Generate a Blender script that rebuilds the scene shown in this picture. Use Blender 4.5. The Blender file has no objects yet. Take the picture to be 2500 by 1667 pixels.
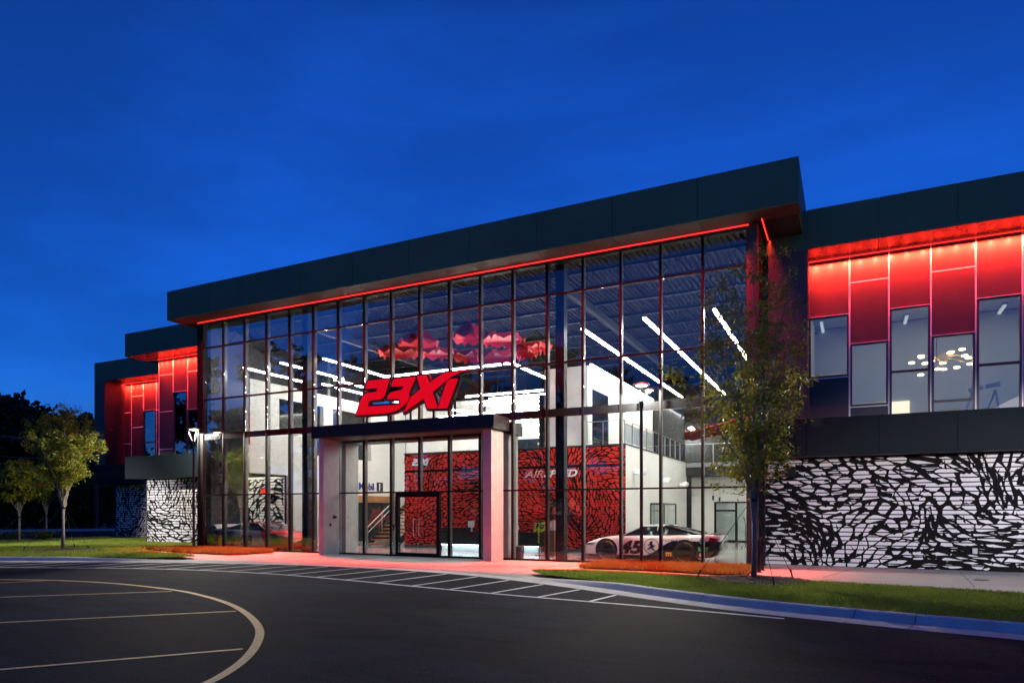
import bpy, bmesh, math, random
import numpy as np
from mathutils import Vector, Matrix
R = math.radians
rnd = random.Random(7)
scene = bpy.context.scene
col = scene.collection

# ------------------------------------------------------------------ camera, sky, exposure
F, HOR, TH, H, D = 1655.0, 1248.0, R(26.4), 1.75, 21.7      # calibrated from the facade's mullions
CT, ST = math.cos(TH), math.sin(TH)
cam = bpy.data.cameras.new('camera')
camo = bpy.data.objects.new('camera', cam)
col.objects.link(camo)
camo.location = (0, -D, H)
camo.rotation_euler = (R(90), 0, TH)
cam.sensor_width = 36.0
cam.lens = 36.0 * F / 2500.0
cam.shift_y = (HOR - 833.5) / 2500.0
cam.clip_start, cam.clip_end = 0.1, 3000
scene.camera = camo

world = bpy.data.worlds.new('World')
scene.world = world
world.use_nodes = True
wn, wl = world.node_tree.nodes, world.node_tree.links
wn.clear()
w_out = wn.new('ShaderNodeOutputWorld')
w_bg = wn.new('ShaderNodeBackground')
w_sky = wn.new('ShaderNodeTexSky')
w_sky.sky_type = 'NISHITA'
w_sky.sun_disc = False
SUN_EL, SUN_ROT = R(3), R(168)
w_sky.sun_elevation, w_sky.sun_rotation = SUN_EL, SUN_ROT
w_sky.altitude = 200
w_sky.air_density, w_sky.dust_density, w_sky.ozone_density = 0.9, 0.0, 6.0
w_tint = wn.new('ShaderNodeMix'); w_tint.data_type = 'RGBA'; w_tint.blend_type = 'MULTIPLY'
w_tint.inputs[0].default_value = 1.0
w_tint.inputs[7].default_value = (0.70, 0.495, 0.80, 1)
w_tc = wn.new('ShaderNodeTexCoord')
w_map = wn.new('ShaderNodeMapping'); w_map.inputs['Scale'].default_value = (1.0, 3.0, 6.5); w_map.inputs['Rotation'].default_value = (0, 0, 0.6)
w_noise = wn.new('ShaderNodeTexNoise'); w_noise.inputs['Scale'].default_value = 1.3; w_noise.inputs['Detail'].default_value = 6; w_noise.inputs['Roughness'].default_value = 0.55
w_mr = wn.new('ShaderNodeMapRange'); w_mr.inputs['From Min'].default_value = 0.45; w_mr.inputs['From Max'].default_value = 0.72
w_mr.inputs['To Min'].default_value = 0.96; w_mr.inputs['To Max'].default_value = 1.32
w_cl = wn.new('ShaderNodeMix'); w_cl.data_type = 'RGBA'; w_cl.blend_type = 'MULTIPLY'; w_cl.inputs[0].default_value = 1.0
wl.new(w_tc.outputs['Generated'], w_map.inputs['Vector']); wl.new(w_map.outputs[0], w_noise.inputs['Vector'])
wl.new(w_noise.outputs[0], w_mr.inputs[0])
wl.new(w_sky.outputs[0], w_tint.inputs[6]); wl.new(w_tint.outputs[2], w_cl.inputs[6]); wl.new(w_mr.outputs[0], w_cl.inputs[7])
wl.new(w_cl.outputs[2], w_bg.inputs[0]); wl.new(w_bg.outputs[0], w_out.inputs[0])
w_bg.inputs[1].default_value = 0.15

sl = bpy.data.lights.new('sun', 'SUN'); sl.energy = 0.02; sl.angle = R(10); sl.color = (1, 0.8, 0.7)
so = bpy.data.objects.new('sun', sl); col.objects.link(so)
sd = Vector((math.sin(SUN_ROT) * math.cos(SUN_EL), math.cos(SUN_ROT) * math.cos(SUN_EL), math.sin(SUN_EL)))
so.rotation_euler = (-sd).to_track_quat('-Z', 'Y').to_euler()

vs = scene.view_settings
vs.view_transform = 'Standard'; vs.look = 'None'; vs.exposure = 1.3; vs.gamma = 1.0; vs.use_curve_mapping = False
cy = scene.cycles
cy.use_denoising = True
cy.max_bounces, cy.diffuse_bounces, cy.glossy_bounces, cy.transmission_bounces, cy.transparent_max_bounces = 8, 3, 4, 4, 24
cy.sample_clamp_indirect = 3.0
cy.caustics_reflective = cy.caustics_refractive = False
cy.use_light_tree = True

# ------------------------------------------------------------------ pixels of the photograph to points in the place
def ray(u, v):
    a = (u - 1250) / F; b = -(v - HOR) / F
    return (-ST + a * CT, CT + a * ST, b)
def onY(u, v, Y=0.0):
    d = ray(u, v); t = (Y + D) / d[1]; return (t * d[0], H + t * d[2])
def onZ(u, v, Z=0.0):
    d = ray(u, v); t = (Z - H) / d[2]; return (t * d[0], -D + t * d[1])
def onX(u, v, X):
    d = ray(u, v); t = X / d[0]; return (-D + t * d[1], H + t * d[2])

# ------------------------------------------------------------------ materials
MATS = {}
def nodes(name):
    m = bpy.data.materials.new(name); m.use_nodes = True
    nt = m.node_tree
    return m, nt.nodes, nt.links, nt.nodes['Principled BSDF']
def mat(name, c, rough=0.5, metal=0.0, spec=0.5, var=0.0, vscale=3.0, bump=0.0, bscale=40.0, emit=None, es=0.0, coat=0.0, stretch=None):
    if name in MATS: return MATS[name]
    m, n, l, b = nodes(name)
    b.inputs['Base Color'].default_value = (*c, 1); b.inputs['Roughness'].default_value = rough
    b.inputs['Metallic'].default_value = metal; b.inputs['Specular IOR Level'].default_value = spec
    b.inputs['Coat Weight'].default_value = coat
    if var or bump:
        tc = n.new('ShaderNodeTexCoord'); vec = tc.outputs['Object']
        if stretch:
            mp = n.new('ShaderNodeMapping'); mp.inputs['Scale'].default_value = stretch; l.new(vec, mp.inputs[0]); vec = mp.outputs[0]
    if var:
        t = n.new('ShaderNodeTexNoise'); t.inputs['Scale'].default_value = vscale; t.inputs['Detail'].default_value = 7; t.inputs['Roughness'].default_value = 0.6
        l.new(vec, t.inputs['Vector'])
        r = n.new('ShaderNodeValToRGB')
        r.color_ramp.elements[0].position, r.color_ramp.elements[1].position = 0.3, 0.72
        r.color_ramp.elements[0].color = (*[max(0, x * (1 - var)) for x in c], 1)
        r.color_ramp.elements[1].color = (*[min(1, x * (1 + var)) for x in c], 1)
        l.new(t.outputs[0], r.inputs[0]); l.new(r.outputs[0], b.inputs['Base Color'])
        rr = n.new('ShaderNodeMapRange'); rr.inputs['To Min'].default_value = max(0.02, rough - 0.12 * var * 3); rr.inputs['To Max'].default_value = min(1, rough + 0.12 * var * 3)
        l.new(t.outputs[0], rr.inputs[0]); l.new(rr.outputs[0], b.inputs['Roughness'])
    if bump:
        t2 = n.new('ShaderNodeTexNoise'); t2.inputs['Scale'].default_value = bscale; t2.inputs['Detail'].default_value = 5
        l.new(vec, t2.inputs['Vector'])
        bp = n.new('ShaderNodeBump'); bp.inputs['Strength'].default_value = bump; bp.inputs['Distance'].default_value = 0.02
        l.new(t2.outputs[0], bp.inputs['Height']); l.new(bp.outputs[0], b.inputs['Normal'])
    if emit:
        b.inputs['Emission Color'].default_value = (*emit, 1); b.inputs['Emission Strength'].default_value = es
    MATS[name] = m
    return m
def emis(name, c, s):
    if name in MATS: return MATS[name]
    m = bpy.data.materials.new(name); m.use_nodes = True
    n, l = m.node_tree.nodes, m.node_tree.links
    n.clear(); o = n.new('ShaderNodeOutputMaterial'); e = n.new('ShaderNodeEmission')
    e.inputs[0].default_value = (*c, 1); e.inputs[1].default_value = s; l.new(e.outputs[0], o.inputs[0])
    MATS[name] = m
    return m
def glassmat(name, tint, base, fres=1.0, rough=0.0):
    m = bpy.data.materials.new(name); m.use_nodes = True
    n, l = m.node_tree.nodes, m.node_tree.links
    n.clear(); o = n.new('ShaderNodeOutputMaterial')
    tr = n.new('ShaderNodeBsdfTransparent'); tr.inputs[0].default_value = (*tint, 1)
    gl = n.new('ShaderNodeBsdfGlossy'); gl.inputs['Roughness'].default_value = rough; gl.inputs[0].default_value = (0.95, 0.97, 1, 1)
    fr = n.new('ShaderNodeFresnel'); fr.inputs[0].default_value = 1.5
    ma = n.new('ShaderNodeMath'); ma.operation = 'MULTIPLY_ADD'; ma.inputs[1].default_value = fres; ma.inputs[2].default_value = base; ma.use_clamp = True
    mx = n.new('ShaderNodeMixShader')
    l.new(fr.outputs[0], ma.inputs[0]); l.new(ma.outputs[0], mx.inputs[0]); l.new(tr.outputs[0], mx.inputs[1]); l.new(gl.outputs[0], mx.inputs[2]); l.new(mx.outputs[0], o.inputs[0])
    MATS[name] = m
    return m

RED = (1.0, 0.026, 0.012)
WHITE_L = (1.0, 0.96, 0.88)
M_fascia = mat('fascia_metal', (0.045, 0.13, 0.068), 0.6, 0.0, 0.4, var=0.16, vscale=0.5, bump=0.03, bscale=1.5)
M_dark = mat('dark_panel', (0.042, 0.039, 0.046), 0.5, 0.0, 0.5, var=0.2, vscale=0.8, bump=0.02, bscale=3)
M_frame = mat('black_frame', (0.007, 0.007, 0.008), 0.6, 0.0, 0.12)
M_winframe = mat('window_frame_metal', (0.03, 0.034, 0.04), 0.4)
M_trim = mat('aluminium_trim', (0.86, 0.86, 0.88), 0.35, 0.15)
M_soffit = mat('soffit_metal', (0.032, 0.022, 0.015), 0.6, 0.0, 0.25, var=0.12)
M_soffit_dk = mat('wing_soffit', (0.035, 0.03, 0.03), 0.25, 0.1, var=0.5, vscale=2.5)
M_conc = mat('concrete', (0.42, 0.41, 0.39), 0.75, var=0.14, vscale=2.5, bump=0.08, bscale=30)
M_plaza = mat('plaza_concrete', (0.30, 0.295, 0.285), 0.7, var=0.10, vscale=1.2, bump=0.06, bscale=120)
M_fin_lit = mat('lit_fin', (0.12, 0.12, 0.118), 0.4, 0.3)  # mullion fins painted paler, the lobby light on their sides put into the grey
M_kerb = mat('kerb_concrete', (0.56, 0.56, 0.54), 0.8, var=0.14, vscale=3, bump=0.08, bscale=60)
M_whitewall = mat('white_paint', (0.74, 0.73, 0.70), 0.6, var=0.03, vscale=1.0)
M_board = mat('white_board', (0.78, 0.77, 0.78), 0.55, var=0.06, vscale=2)
M_blackpaint = mat('black_print', (0.008, 0.007, 0.008), 0.8, 0.0, 0.12)
M_redboard = mat('red_board', (0.80, 0.034, 0.022), 0.5, var=0.08, vscale=3)
M_ceiling = mat('metal_deck', (0.012, 0.012, 0.013), 0.85, 0, 0.2)
M_steel = mat('dark_steel', (0.018, 0.018, 0.02), 0.6, 0.1, 0.3)
M_rail = mat('brushed_steel', (0.6, 0.6, 0.6), 0.3, 0.9)
M_intdark = mat('interior_dark', (0.05, 0.05, 0.052), 0.5)
M_floor = mat('polished_floor', (0.38, 0.37, 0.36), 0.16, 0, 0.5, var=0.15, vscale=1.5)
M_wood = mat('oak_wood', (0.42, 0.2, 0.075), 0.45, var=0.25, vscale=4, stretch=(1, 8, 8))
M_glass = glassmat('curtain_glass', (0.92, 0.945, 0.945), 0.034, 0.40)
M_winglass = glassmat('window_glass', (0.78, 0.84, 0.86), 0.05, 0.6)
M_railglass = glassmat('rail_glass', (0.93, 0.96, 0.95), 0.02, 0.5)
M_led = emis('red_led', (1.0, 0.022, 0.02), 1.3)
M_tube = emis('white_tube', WHITE_L, 40.0)
M_cove = emis('cove_light', WHITE_L, 15.0)
M_black = mat('black_satin', (0.012, 0.012, 0.013), 0.35)
M_signred = mat('sign_red', (0.5, 0.002, 0.006), 0.5, emit=(1.0, 0.001, 0.008), es=0.26)
M_white = mat('white_vinyl', (0.85, 0.85, 0.85), 0.5)

# ------------------------------------------------------------------ mesh helpers
class MB:
    def __init__(s): s.v = []; s.f = []; s.m = []
    def add(s, vs, fs, mi=0):
        o = len(s.v); s.v += [tuple(p) for p in vs]; s.f += [tuple(i + o for i in f) for f in fs]; s.m += [mi] * len(fs); return s
    def box(s, x0, x1, y0, y1, z0, z1, mi=0):
        x0, x1 = min(x0, x1), max(x0, x1); y0, y1 = min(y0, y1), max(y0, y1); z0, z1 = min(z0, z1), max(z0, z1)
        return s.add([(x0, y0, z0), (x1, y0, z0), (x1, y1, z0), (x0, y1, z0), (x0, y0, z1), (x1, y0, z1), (x1, y1, z1), (x0, y1, z1)],
                     [(0, 3, 2, 1), (4, 5, 6, 7), (0, 1, 5, 4), (1, 2, 6, 5), (2, 3, 7, 6), (3, 0, 4, 7)], mi)
    def obox(s, a, b, w, h, mi=0, up=(0, 0, 1)):       # bar from a to b, w wide, h high
        a, b = Vector(a), Vector(b); d = (b - a).normalized(); u = Vector(up)
        sd = d.cross(u)
        if sd.length < 1e-4: sd = d.cross(Vector((1, 0, 0)))
        sd.normalize(); u = sd.cross(d).normalized()
        sd *= w / 2; u = u * (h / 2)
        vs_ = [p + i * sd + j * u for p in (a, b) for i, j in ((-1, -1), (1, -1), (1, 1), (-1, 1))]
        return s.add(vs_, [(0, 1, 2, 3), (7, 6, 5, 4), (0, 4, 5, 1), (1, 5, 6, 2), (2, 6, 7, 3), (3, 7, 4, 0)], mi)
    def tube(s, pts, rs, n=8, mi=0, cap=True):
        pts = [Vector(p) for p in pts]
        if not hasattr(rs, '__len__'): rs = [rs] * len(pts)
        rings = []
        for i, p in enumerate(pts):
            d = (pts[min(i + 1, len(pts) - 1)] - pts[max(i - 1, 0)]).normalized()
            a = d.orthogonal().normalized() if i == 0 else (prev - d * prev.dot(d)).normalized()
            prev = a; b = d.cross(a)
            rings.append([p + rs[i] * (math.cos(2 * math.pi * k / n) * a + math.sin(2 * math.pi * k / n) * b) for k in range(n)])
        vs_ = [q for r_ in rings for q in r_]
        fs = [(i * n + k, i * n + (k + 1) % n, (i + 1) * n + (k + 1) % n, (i + 1) * n + k) for i in range(len(pts) - 1) for k in range(n)]
        if cap: fs += [tuple(range(n))[::-1], tuple(range((len(pts) - 1) * n, len(pts) * n))]
        return s.add(vs_, fs, mi)
    def lathe(s, prof, c=(0, 0, 0), n=20, axis='Z', mi=0):     # prof: (radius, height) pairs
        vs_ = []
        for r_, h_ in prof:
            for k in range(n):
                a = 2 * math.pi * k / n; x, y = r_ * math.cos(a), r_ * math.sin(a)
                p = (x, y, h_) if axis == 'Z' else (x, h_, y)
                vs_.append((p[0] + c[0], p[1] + c[1], p[2] + c[2]))
        fs = [(i * n + k, i * n + (k + 1) % n, (i + 1) * n + (k + 1) % n, (i + 1) * n + k) for i in range(len(prof) - 1) for k in range(n)]
        return s.add(vs_, fs, mi)
    def prism(s, poly, fn, d0, d1, mi=0):              # poly 2D, fn(a, b, depth) -> point
        n = len(poly)
        vs_ = [fn(a, b, d0) for a, b in poly] + [fn(a, b, d1) for a, b in poly]
        fs = [tuple(range(n)), tuple(range(n, 2 * n))[::-1]] + [(i, i + n, (i + 1) % n + n, (i + 1) % n) for i in range(n)]
        return s.add(vs_, fs, mi)
    def build(s, name, mats, parent=None, smooth=False, loc=None, fixn=True):
        me = bpy.data.meshes.new(name); me.from_pydata(s.v, [], s.f)
        mats = mats if isinstance(mats, (list, tuple)) else [mats]
        for m_ in mats: me.materials.append(m_)
        if len(mats) > 1: me.polygons.foreach_set('material_index', s.m)
        if fixn and len(s.f) < 20000:
            bm = bmesh.new(); bm.from_mesh(me); bmesh.ops.recalc_face_normals(bm, faces=bm.faces); bm.to_mesh(me); bm.free()
        if smooth: me.polygons.foreach_set('use_smooth', [True] * len(me.polygons))
        me.update()
        return link(name, me, parent, loc)
def link(name, me, parent=None, loc=None):
    o = bpy.data.objects.new(name, me); col.objects.link(o)
    if parent: o.parent = parent
    if loc: o.location = loc
    return o
def thing(name, label, cat, loc=(0, 0, 0), rz=0, group=None):
    o = bpy.data.objects.new(name, None); col.objects.link(o); o.empty_display_size = 0.2
    o.location = loc; o.rotation_euler = (0, 0, rz); return tag(o, label, cat, group)
def tag(o, label, cat, group=None):
    o['label'] = label; o['category'] = cat
    if group: o['group'] = group
    return o
def struct(o): o['kind'] = 'structure'; return o
def stuff(o): o['kind'] = 'stuff'; return o
def B(x0, x1, y0, y1, z0, z1): return MB().box(x0, x1, y0, y1, z0, z1)
def spline(pts, k=8):
    out = []
    P = [pts[0]] + list(pts) + [pts[-1]]
    for i in range(1, len(P) - 2):
        for j in range(k):
            t = j / k
            out.append(tuple(0.5 * (2 * P[i][c] + (P[i + 1][c] - P[i - 1][c]) * t + (2 * P[i - 1][c] - 5 * P[i][c] + 4 * P[i + 1][c] - P[i + 2][c]) * t * t
                             + (-P[i - 1][c] + 3 * P[i][c] - 3 * P[i + 1][c] + P[i + 2][c]) * t ** 3) for c in range(len(pts[0]))))
    return out + [tuple(pts[-1])]
def offset_line(pts, d):
    out = []
    for i, p in enumerate(pts):
        a, b = pts[max(i - 1, 0)], pts[min(i + 1, len(pts) - 1)]
        tx, ty = b[0] - a[0], b[1] - a[1]; L = math.hypot(tx, ty) or 1
        out.append((p[0] - ty / L * d, p[1] + tx / L * d))
    return out
def sheet(poly, z):
    m = MB(); m.add([(x, y, z) for x, y in poly], [tuple(range(len(poly)))]); return m
def strip(a, b, za, zb, closed=False):
    m = MB(); n = len(a)
    m.add([(p[0], p[1], za) for p in a] + [(p[0], p[1], zb) for p in b], [(i, i + 1, n + i + 1, n + i) for i in range(n - 1)]); return m
def text_mesh(body, size=1.0, shear=0.0, bold=0.0, extrude=0.004, spacing=1.0, align='LEFT'):
    cu = bpy.data.curves.new('txt', 'FONT'); cu.body = body; cu.size = size; cu.shear = shear; cu.offset = bold; cu.extrude = extrude; cu.space_character = spacing; cu.align_x = align
    cu.resolution_u = 4
    o = bpy.data.objects.new('txt', cu); col.objects.link(o)
    bpy.context.view_layer.update()
    me = bpy.data.meshes.new_from_object(o.evaluated_get(bpy.context.evaluated_depsgraph_get()))
    bpy.data.objects.remove(o); bpy.data.curves.remove(cu)
    return me
def place_text(name, body, m, origin, xdir, ydir, size, parent=None, **k):
    fitw = k.pop('fit', None)
    me = text_mesh(body, size, **k); me.materials.clear(); me.materials.append(m)
    x, y = Vector(xdir).normalized(), Vector(ydir).normalized(); z = x.cross(y)
    if fitw:
        w = max(v.co.x for v in me.vertices) - min(v.co.x for v in me.vertices); sx = fitw / w
    else: sx = 1
    Mx = Matrix((x * sx, y, z)).transposed().to_4x4(); Mx.translation = Vector(origin)
    me.transform(Mx)
    return link(name, me, parent)
def voronoi(W, Hh, cw, ch, seed, warp, width, keep=0.9, spur=0.35, clipx=None, dens=None):
    """black branching print: widened edges of a warped jittered-grid Voronoi pattern, clipped to W x H"""
    r = random.Random(seed)
    nx, ny = int(W / cw) + 5, int(Hh / ch) + 5
    S = {(i, j): ((i - 2 + 0.5 + r.uniform(-.46, .46)), (j - 2 + 0.5 + r.uniform(-.46, .46)) ) for i in range(nx) for j in range(ny)}
    polys = []; seen = set(); vw = {}
    def w_at(p):
        k = (round(p[0], 3), round(p[1], 3))
        if k not in vw: vw[k] = width * r.uniform(0.45, 1.9)
        return vw[k]
    for (i, j), s0 in S.items():
        poly = [((s0[0] - 3, s0[1] - 3), None), ((s0[0] + 3, s0[1] - 3), None), ((s0[0] + 3, s0[1] + 3), None), ((s0[0] - 3, s0[1] + 3), None)]
        for di in range(-2, 3):
            for dj in range(-2, 3):
                k = (i + di, j + dj)
                if k == (i, j) or k not in S: continue
                s1 = S[k]; mx, my = (s0[0] + s1[0]) / 2, (s0[1] + s1[1]) / 2; nxx, nyy = s1[0] - s0[0], s1[1] - s0[1]
                new = []; n = len(poly)
                for q in range(n):
                    (p, e), (p2, e2) = poly[q], poly[(q + 1) % n]      # e labels the edge p -> p2
                    a = (p[0] - mx) * nxx + (p[1] - my) * nyy; b = (p2[0] - mx) * nxx + (p2[1] - my) * nyy
                    if a <= 0:
                        new.append((p, e))
                        if b > 0: t = a / (a - b); new.append(((p[0] + t * (p2[0] - p[0]), p[1] + t * (p2[1] - p[1])), k))
                    elif b <= 0: t = a / (a - b); new.append(((p[0] + t * (p2[0] - p[0]), p[1] + t * (p2[1] - p[1])), e))
                poly = new
                if not poly: break
            if not poly: break
        n = len(poly)
        for q in range(n):
            (p, e), (p2, _) = poly[q], poly[(q + 1) % n]
            if e is None: continue
            key = tuple(sorted([(i, j), e]))
            if key in seen: continue
            seen.add(key)
            if r.random() > keep: continue
            a = warp(p[0] * cw, p[1] * ch); b = warp(p2[0] * cw, p2[1] * ch)
            dx, dy = b[0] - a[0], b[1] - a[1]; L = math.hypot(dx, dy)
            if L < 0.01: continue
            tx, ty = dx / L, dy / L; sx, sy = -ty, tx
            g = dens(a[0], a[1]) if dens else 1.0
            wa, wb = w_at(p) * g, w_at(p2) * g
            e0, e1 = wa * 0.3, wb * 0.3
            wm = min(wa, wb) * r.uniform(0.35, 0.8)
            A = (a[0] - tx * e0, a[1] - ty * e0); Bq = (b[0] + tx * e1, b[1] + ty * e1)
            mid = ((a[0] + b[0]) / 2 + sx * r.uniform(-.1, .1) * L, (a[1] + b[1]) / 2 + sy * r.uniform(-.1, .1) * L)
            q6 = [(A[0] + sx * wa / 2, A[1] + sy * wa / 2), (A[0] - sx * wa / 2, A[1] - sy * wa / 2), (mid[0] - sx * wm / 2, mid[1] - sy * wm / 2),
                  (Bq[0] - sx * wb / 2, Bq[1] - sy * wb / 2), (Bq[0] + sx * wb / 2, Bq[1] + sy * wb / 2), (mid[0] + sx * wm / 2, mid[1] + sy * wm / 2)]
            polys += [[q6[0], q6[1], q6[2], q6[5]], [q6[5], q6[2], q6[3], q6[4]]]
            if r.random() < spur:
                k2 = r.choice((-1, 1)); ll = r.uniform(.5, 1.0) * L * 0.6
                c0 = (a[0] + dx * r.uniform(.2, .8), a[1] + dy * r.uniform(.2, .8))
                ux, uy = tx * .6 + sx * k2 * .8, ty * .6 + sy * k2 * .8
                polys.append([(c0[0] - tx * wm, c0[1] - ty * wm), (c0[0] + tx * wm, c0[1] + ty * wm), (c0[0] + ux * ll, c0[1] + uy * ll)])
    out = []
    def clip(poly, ax, lim, sgn):
        new = []; n = len(poly)
        for q in range(n):
            p, p2 = poly[q], poly[(q + 1) % n]; a = (p[ax] - lim) * sgn; b = (p2[ax] - lim) * sgn
            if a >= 0: new.append(p)
            if (a >= 0) != (b >= 0): t = a / (a - b); new.append((p[0] + t * (p2[0] - p[0]), p[1] + t * (p2[1] - p[1])))
        return new
    for p in polys:
        for ax, lim, sg in ((0, 0, 1), (0, W, -1), (1, 0, 1), (1, Hh, -1)):
            p = clip(p, ax, lim, sg)
            if len(p) < 3: break
        if len(p) >= 3: out.append(p)
    return out
def swirl(centres, wob=0.12):
    def f(x, y):
        X, Y = x, y
        for cx, cy_, r_, ang in centres:
            dx, dy = X - cx, Y - cy_; a = ang * math.exp(-(dx * dx + dy * dy) / (r_ * r_)); c, s_ = math.cos(a), math.sin(a)
            X, Y = cx + dx * c - dy * s_, cy_ + dx * s_ + dy * c
        return (X + wob * math.sin(2.1 * y + 1.3 * x), Y + wob * math.sin(1.7 * x - 0.9 * y))
    return f
def print_mesh(polys, fn, name, m, parent):
    """each stroke gets its own tiny depth so that crossings never share a plane"""
    b = MB(); r = random.Random(3)
    for p in polys:
        e = r.uniform(0, 0.0035)
        b.add([fn(x, y, e) for x, y in p], [tuple(range(len(p)))])
    return stuff(b.build(name, m, parent, fixn=False))
# ================================================================== THE SETTING
M_ground = mat('rough_ground', (0.035, 0.045, 0.02), 0.95, var=0.4, vscale=0.3)
def asphalt_mat():
    m, n, l, b = nodes('asphalt')
    tc = n.new('ShaderNodeTexCoord')
    big = n.new('ShaderNodeTexNoise'); big.inputs['Scale'].default_value = 0.22; big.inputs['Detail'].default_value = 8; big.inputs['Roughness'].default_value = 0.62; big.inputs['Distortion'].default_value = 0.6
    fine = n.new('ShaderNodeTexNoise'); fine.inputs['Scale'].default_value = 28; fine.inputs['Detail'].default_value = 4
    vor = n.new('ShaderNodeTexVoronoi'); vor.inputs['Scale'].default_value = 11
    for t in (big, fine, vor): l.new(tc.outputs['Object'], t.inputs['Vector'])
    r1 = n.new('ShaderNodeValToRGB'); r1.color_ramp.elements[0].position = 0.38; r1.color_ramp.elements[1].position = 0.62
    r1.color_ramp.elements[0].color = (0.012, 0.014, 0.018, 1); r1.color_ramp.elements[1].color = (0.034, 0.038, 0.046, 1)
    l.new(big.outputs[0], r1.inputs[0])
    r2 = n.new('ShaderNodeMapRange'); r2.inputs['From Min'].default_value = 0.35; r2.inputs['From Max'].default_value = 0.7; r2.inputs['To Min'].default_value = 0.6; r2.inputs['To Max'].default_value = 1.5
    l.new(fine.outputs[0], r2.inputs[0])
    mp = n.new('ShaderNodeMapping'); mp.inputs['Scale'].default_value = (0.22, 0.8, 1); mp.inputs['Rotation'].default_value = (0, 0, 0.35); l.new(tc.outputs['Object'], mp.inputs[0])
    stk = n.new('ShaderNodeTexNoise'); stk.inputs['Scale'].default_value = 1.6; stk.inputs['Detail'].default_value = 7; stk.inputs['Roughness'].default_value = 0.65; stk.inputs['Distortion'].default_value = 1.2; l.new(mp.outputs[0], stk.inputs['Vector'])
    r3 = n.new('ShaderNodeMapRange'); r3.inputs['From Min'].default_value = 0.35; r3.inputs['From Max'].default_value = 0.68; r3.inputs['To Min'].default_value = 0.75; r3.inputs['To Max'].default_value = 1.28; l.new(stk.outputs[0], r3.inputs[0])
    mx0 = n.new('ShaderNodeMix'); mx0.data_type = 'RGBA'; mx0.blend_type = 'MULTIPLY'; mx0.inputs[0].default_value = 1
    l.new(r1.outputs[0], mx0.inputs[6]); l.new(r3.outputs[0], mx0.inputs[7])
    mx = n.new('ShaderNodeMix'); mx.data_type = 'RGBA'; mx.blend_type = 'MULTIPLY'; mx.inputs[0].default_value = 1
    l.new(mx0.outputs[2], mx.inputs[6]); l.new(r2.outputs[0], mx.inputs[7])
    sp = n.new('ShaderNodeMapRange'); sp.inputs['From Min'].default_value = 0.0; sp.inputs['From Max'].default_value = 0.12; sp.inputs['To Min'].default_value = 1; sp.inputs['To Max'].default_value = 0
    l.new(vor.outputs['Distance'], sp.inputs[0])
    cmp_ = n.new('ShaderNodeMath'); cmp_.operation = 'GREATER_THAN'; cmp_.inputs[1].default_value = 0.7
    sep = n.new('ShaderNodeSeparateColor'); l.new(vor.outputs['Color'], sep.inputs[0]); l.new(sep.outputs[0], cmp_.inputs[0])
    mu = n.new('ShaderNodeMath'); mu.operation = 'MULTIPLY'; l.new(sp.outputs[0], mu.inputs[0]); l.new(cmp_.outputs[0], mu.inputs[1])
    m2 = n.new('ShaderNodeMix'); m2.data_type = 'RGBA'; m2.inputs[7].default_value = (0.3, 0.29, 0.27, 1)
    l.new(mu.outputs[0], m2.inputs[0]); l.new(mx.outputs[2], m2.inputs[6]); l.new(m2.outputs[2], b.inputs['Base Color'])
    rr = n.new('ShaderNodeMapRange'); rr.inputs['To Min'].default_value = 0.7; rr.inputs['To Max'].default_value = 0.95; b.inputs['Specular IOR Level'].default_value = 0.04; l.new(big.outputs[0], rr.inputs[0]); l.new(rr.outputs[0], b.inputs['Roughness'])
    bp = n.new('ShaderNodeBump'); bp.inputs['Strength'].default_value = 0.35; bp.inputs['Distance'].default_value = 0.01; l.new(fine.outputs[0], bp.inputs['Height']); l.new(bp.outputs[0], b.inputs['Normal'])
    return m
M_asphalt = asphalt_mat()
def paint_mat(name, c):
    m, n, l, b = nodes(name)
    tc = n.new('ShaderNodeTexCoord'); t = n.new('ShaderNodeTexNoise'); t.inputs['Scale'].default_value = 22; t.inputs['Detail'].default_value = 8; t.inputs['Roughness'].default_value = 0.7
    l.new(tc.outputs['Object'], t.inputs['Vector'])
    r = n.new('ShaderNodeValToRGB'); r.color_ramp.elements[0].position = 0.3; r.color_ramp.elements[1].position = 0.46
    r.color_ramp.elements[0].color = tuple(x * 0.3 for x in c) + (1,); r.color_ramp.elements[1].color = (*c, 1)
    l.new(t.outputs[0], r.inputs[0]); l.new(r.outputs[0], b.inputs['Base Color']); b.inputs['Roughness'].default_value = 0.65
    return m
M_yellow = paint_mat('yellow_paint', (0.98, 0.64, 0.2))
M_linewhite = paint_mat('white_line_paint', (0.82, 0.82, 0.82))

struct(B(-900, 900, -300, 1500, -0.6, -0.05).build('ground', M_ground))
struct(B(-48, 60, -60, 2.4, -0.3, 0.0).build('parking_asphalt', M_asphalt))

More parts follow.
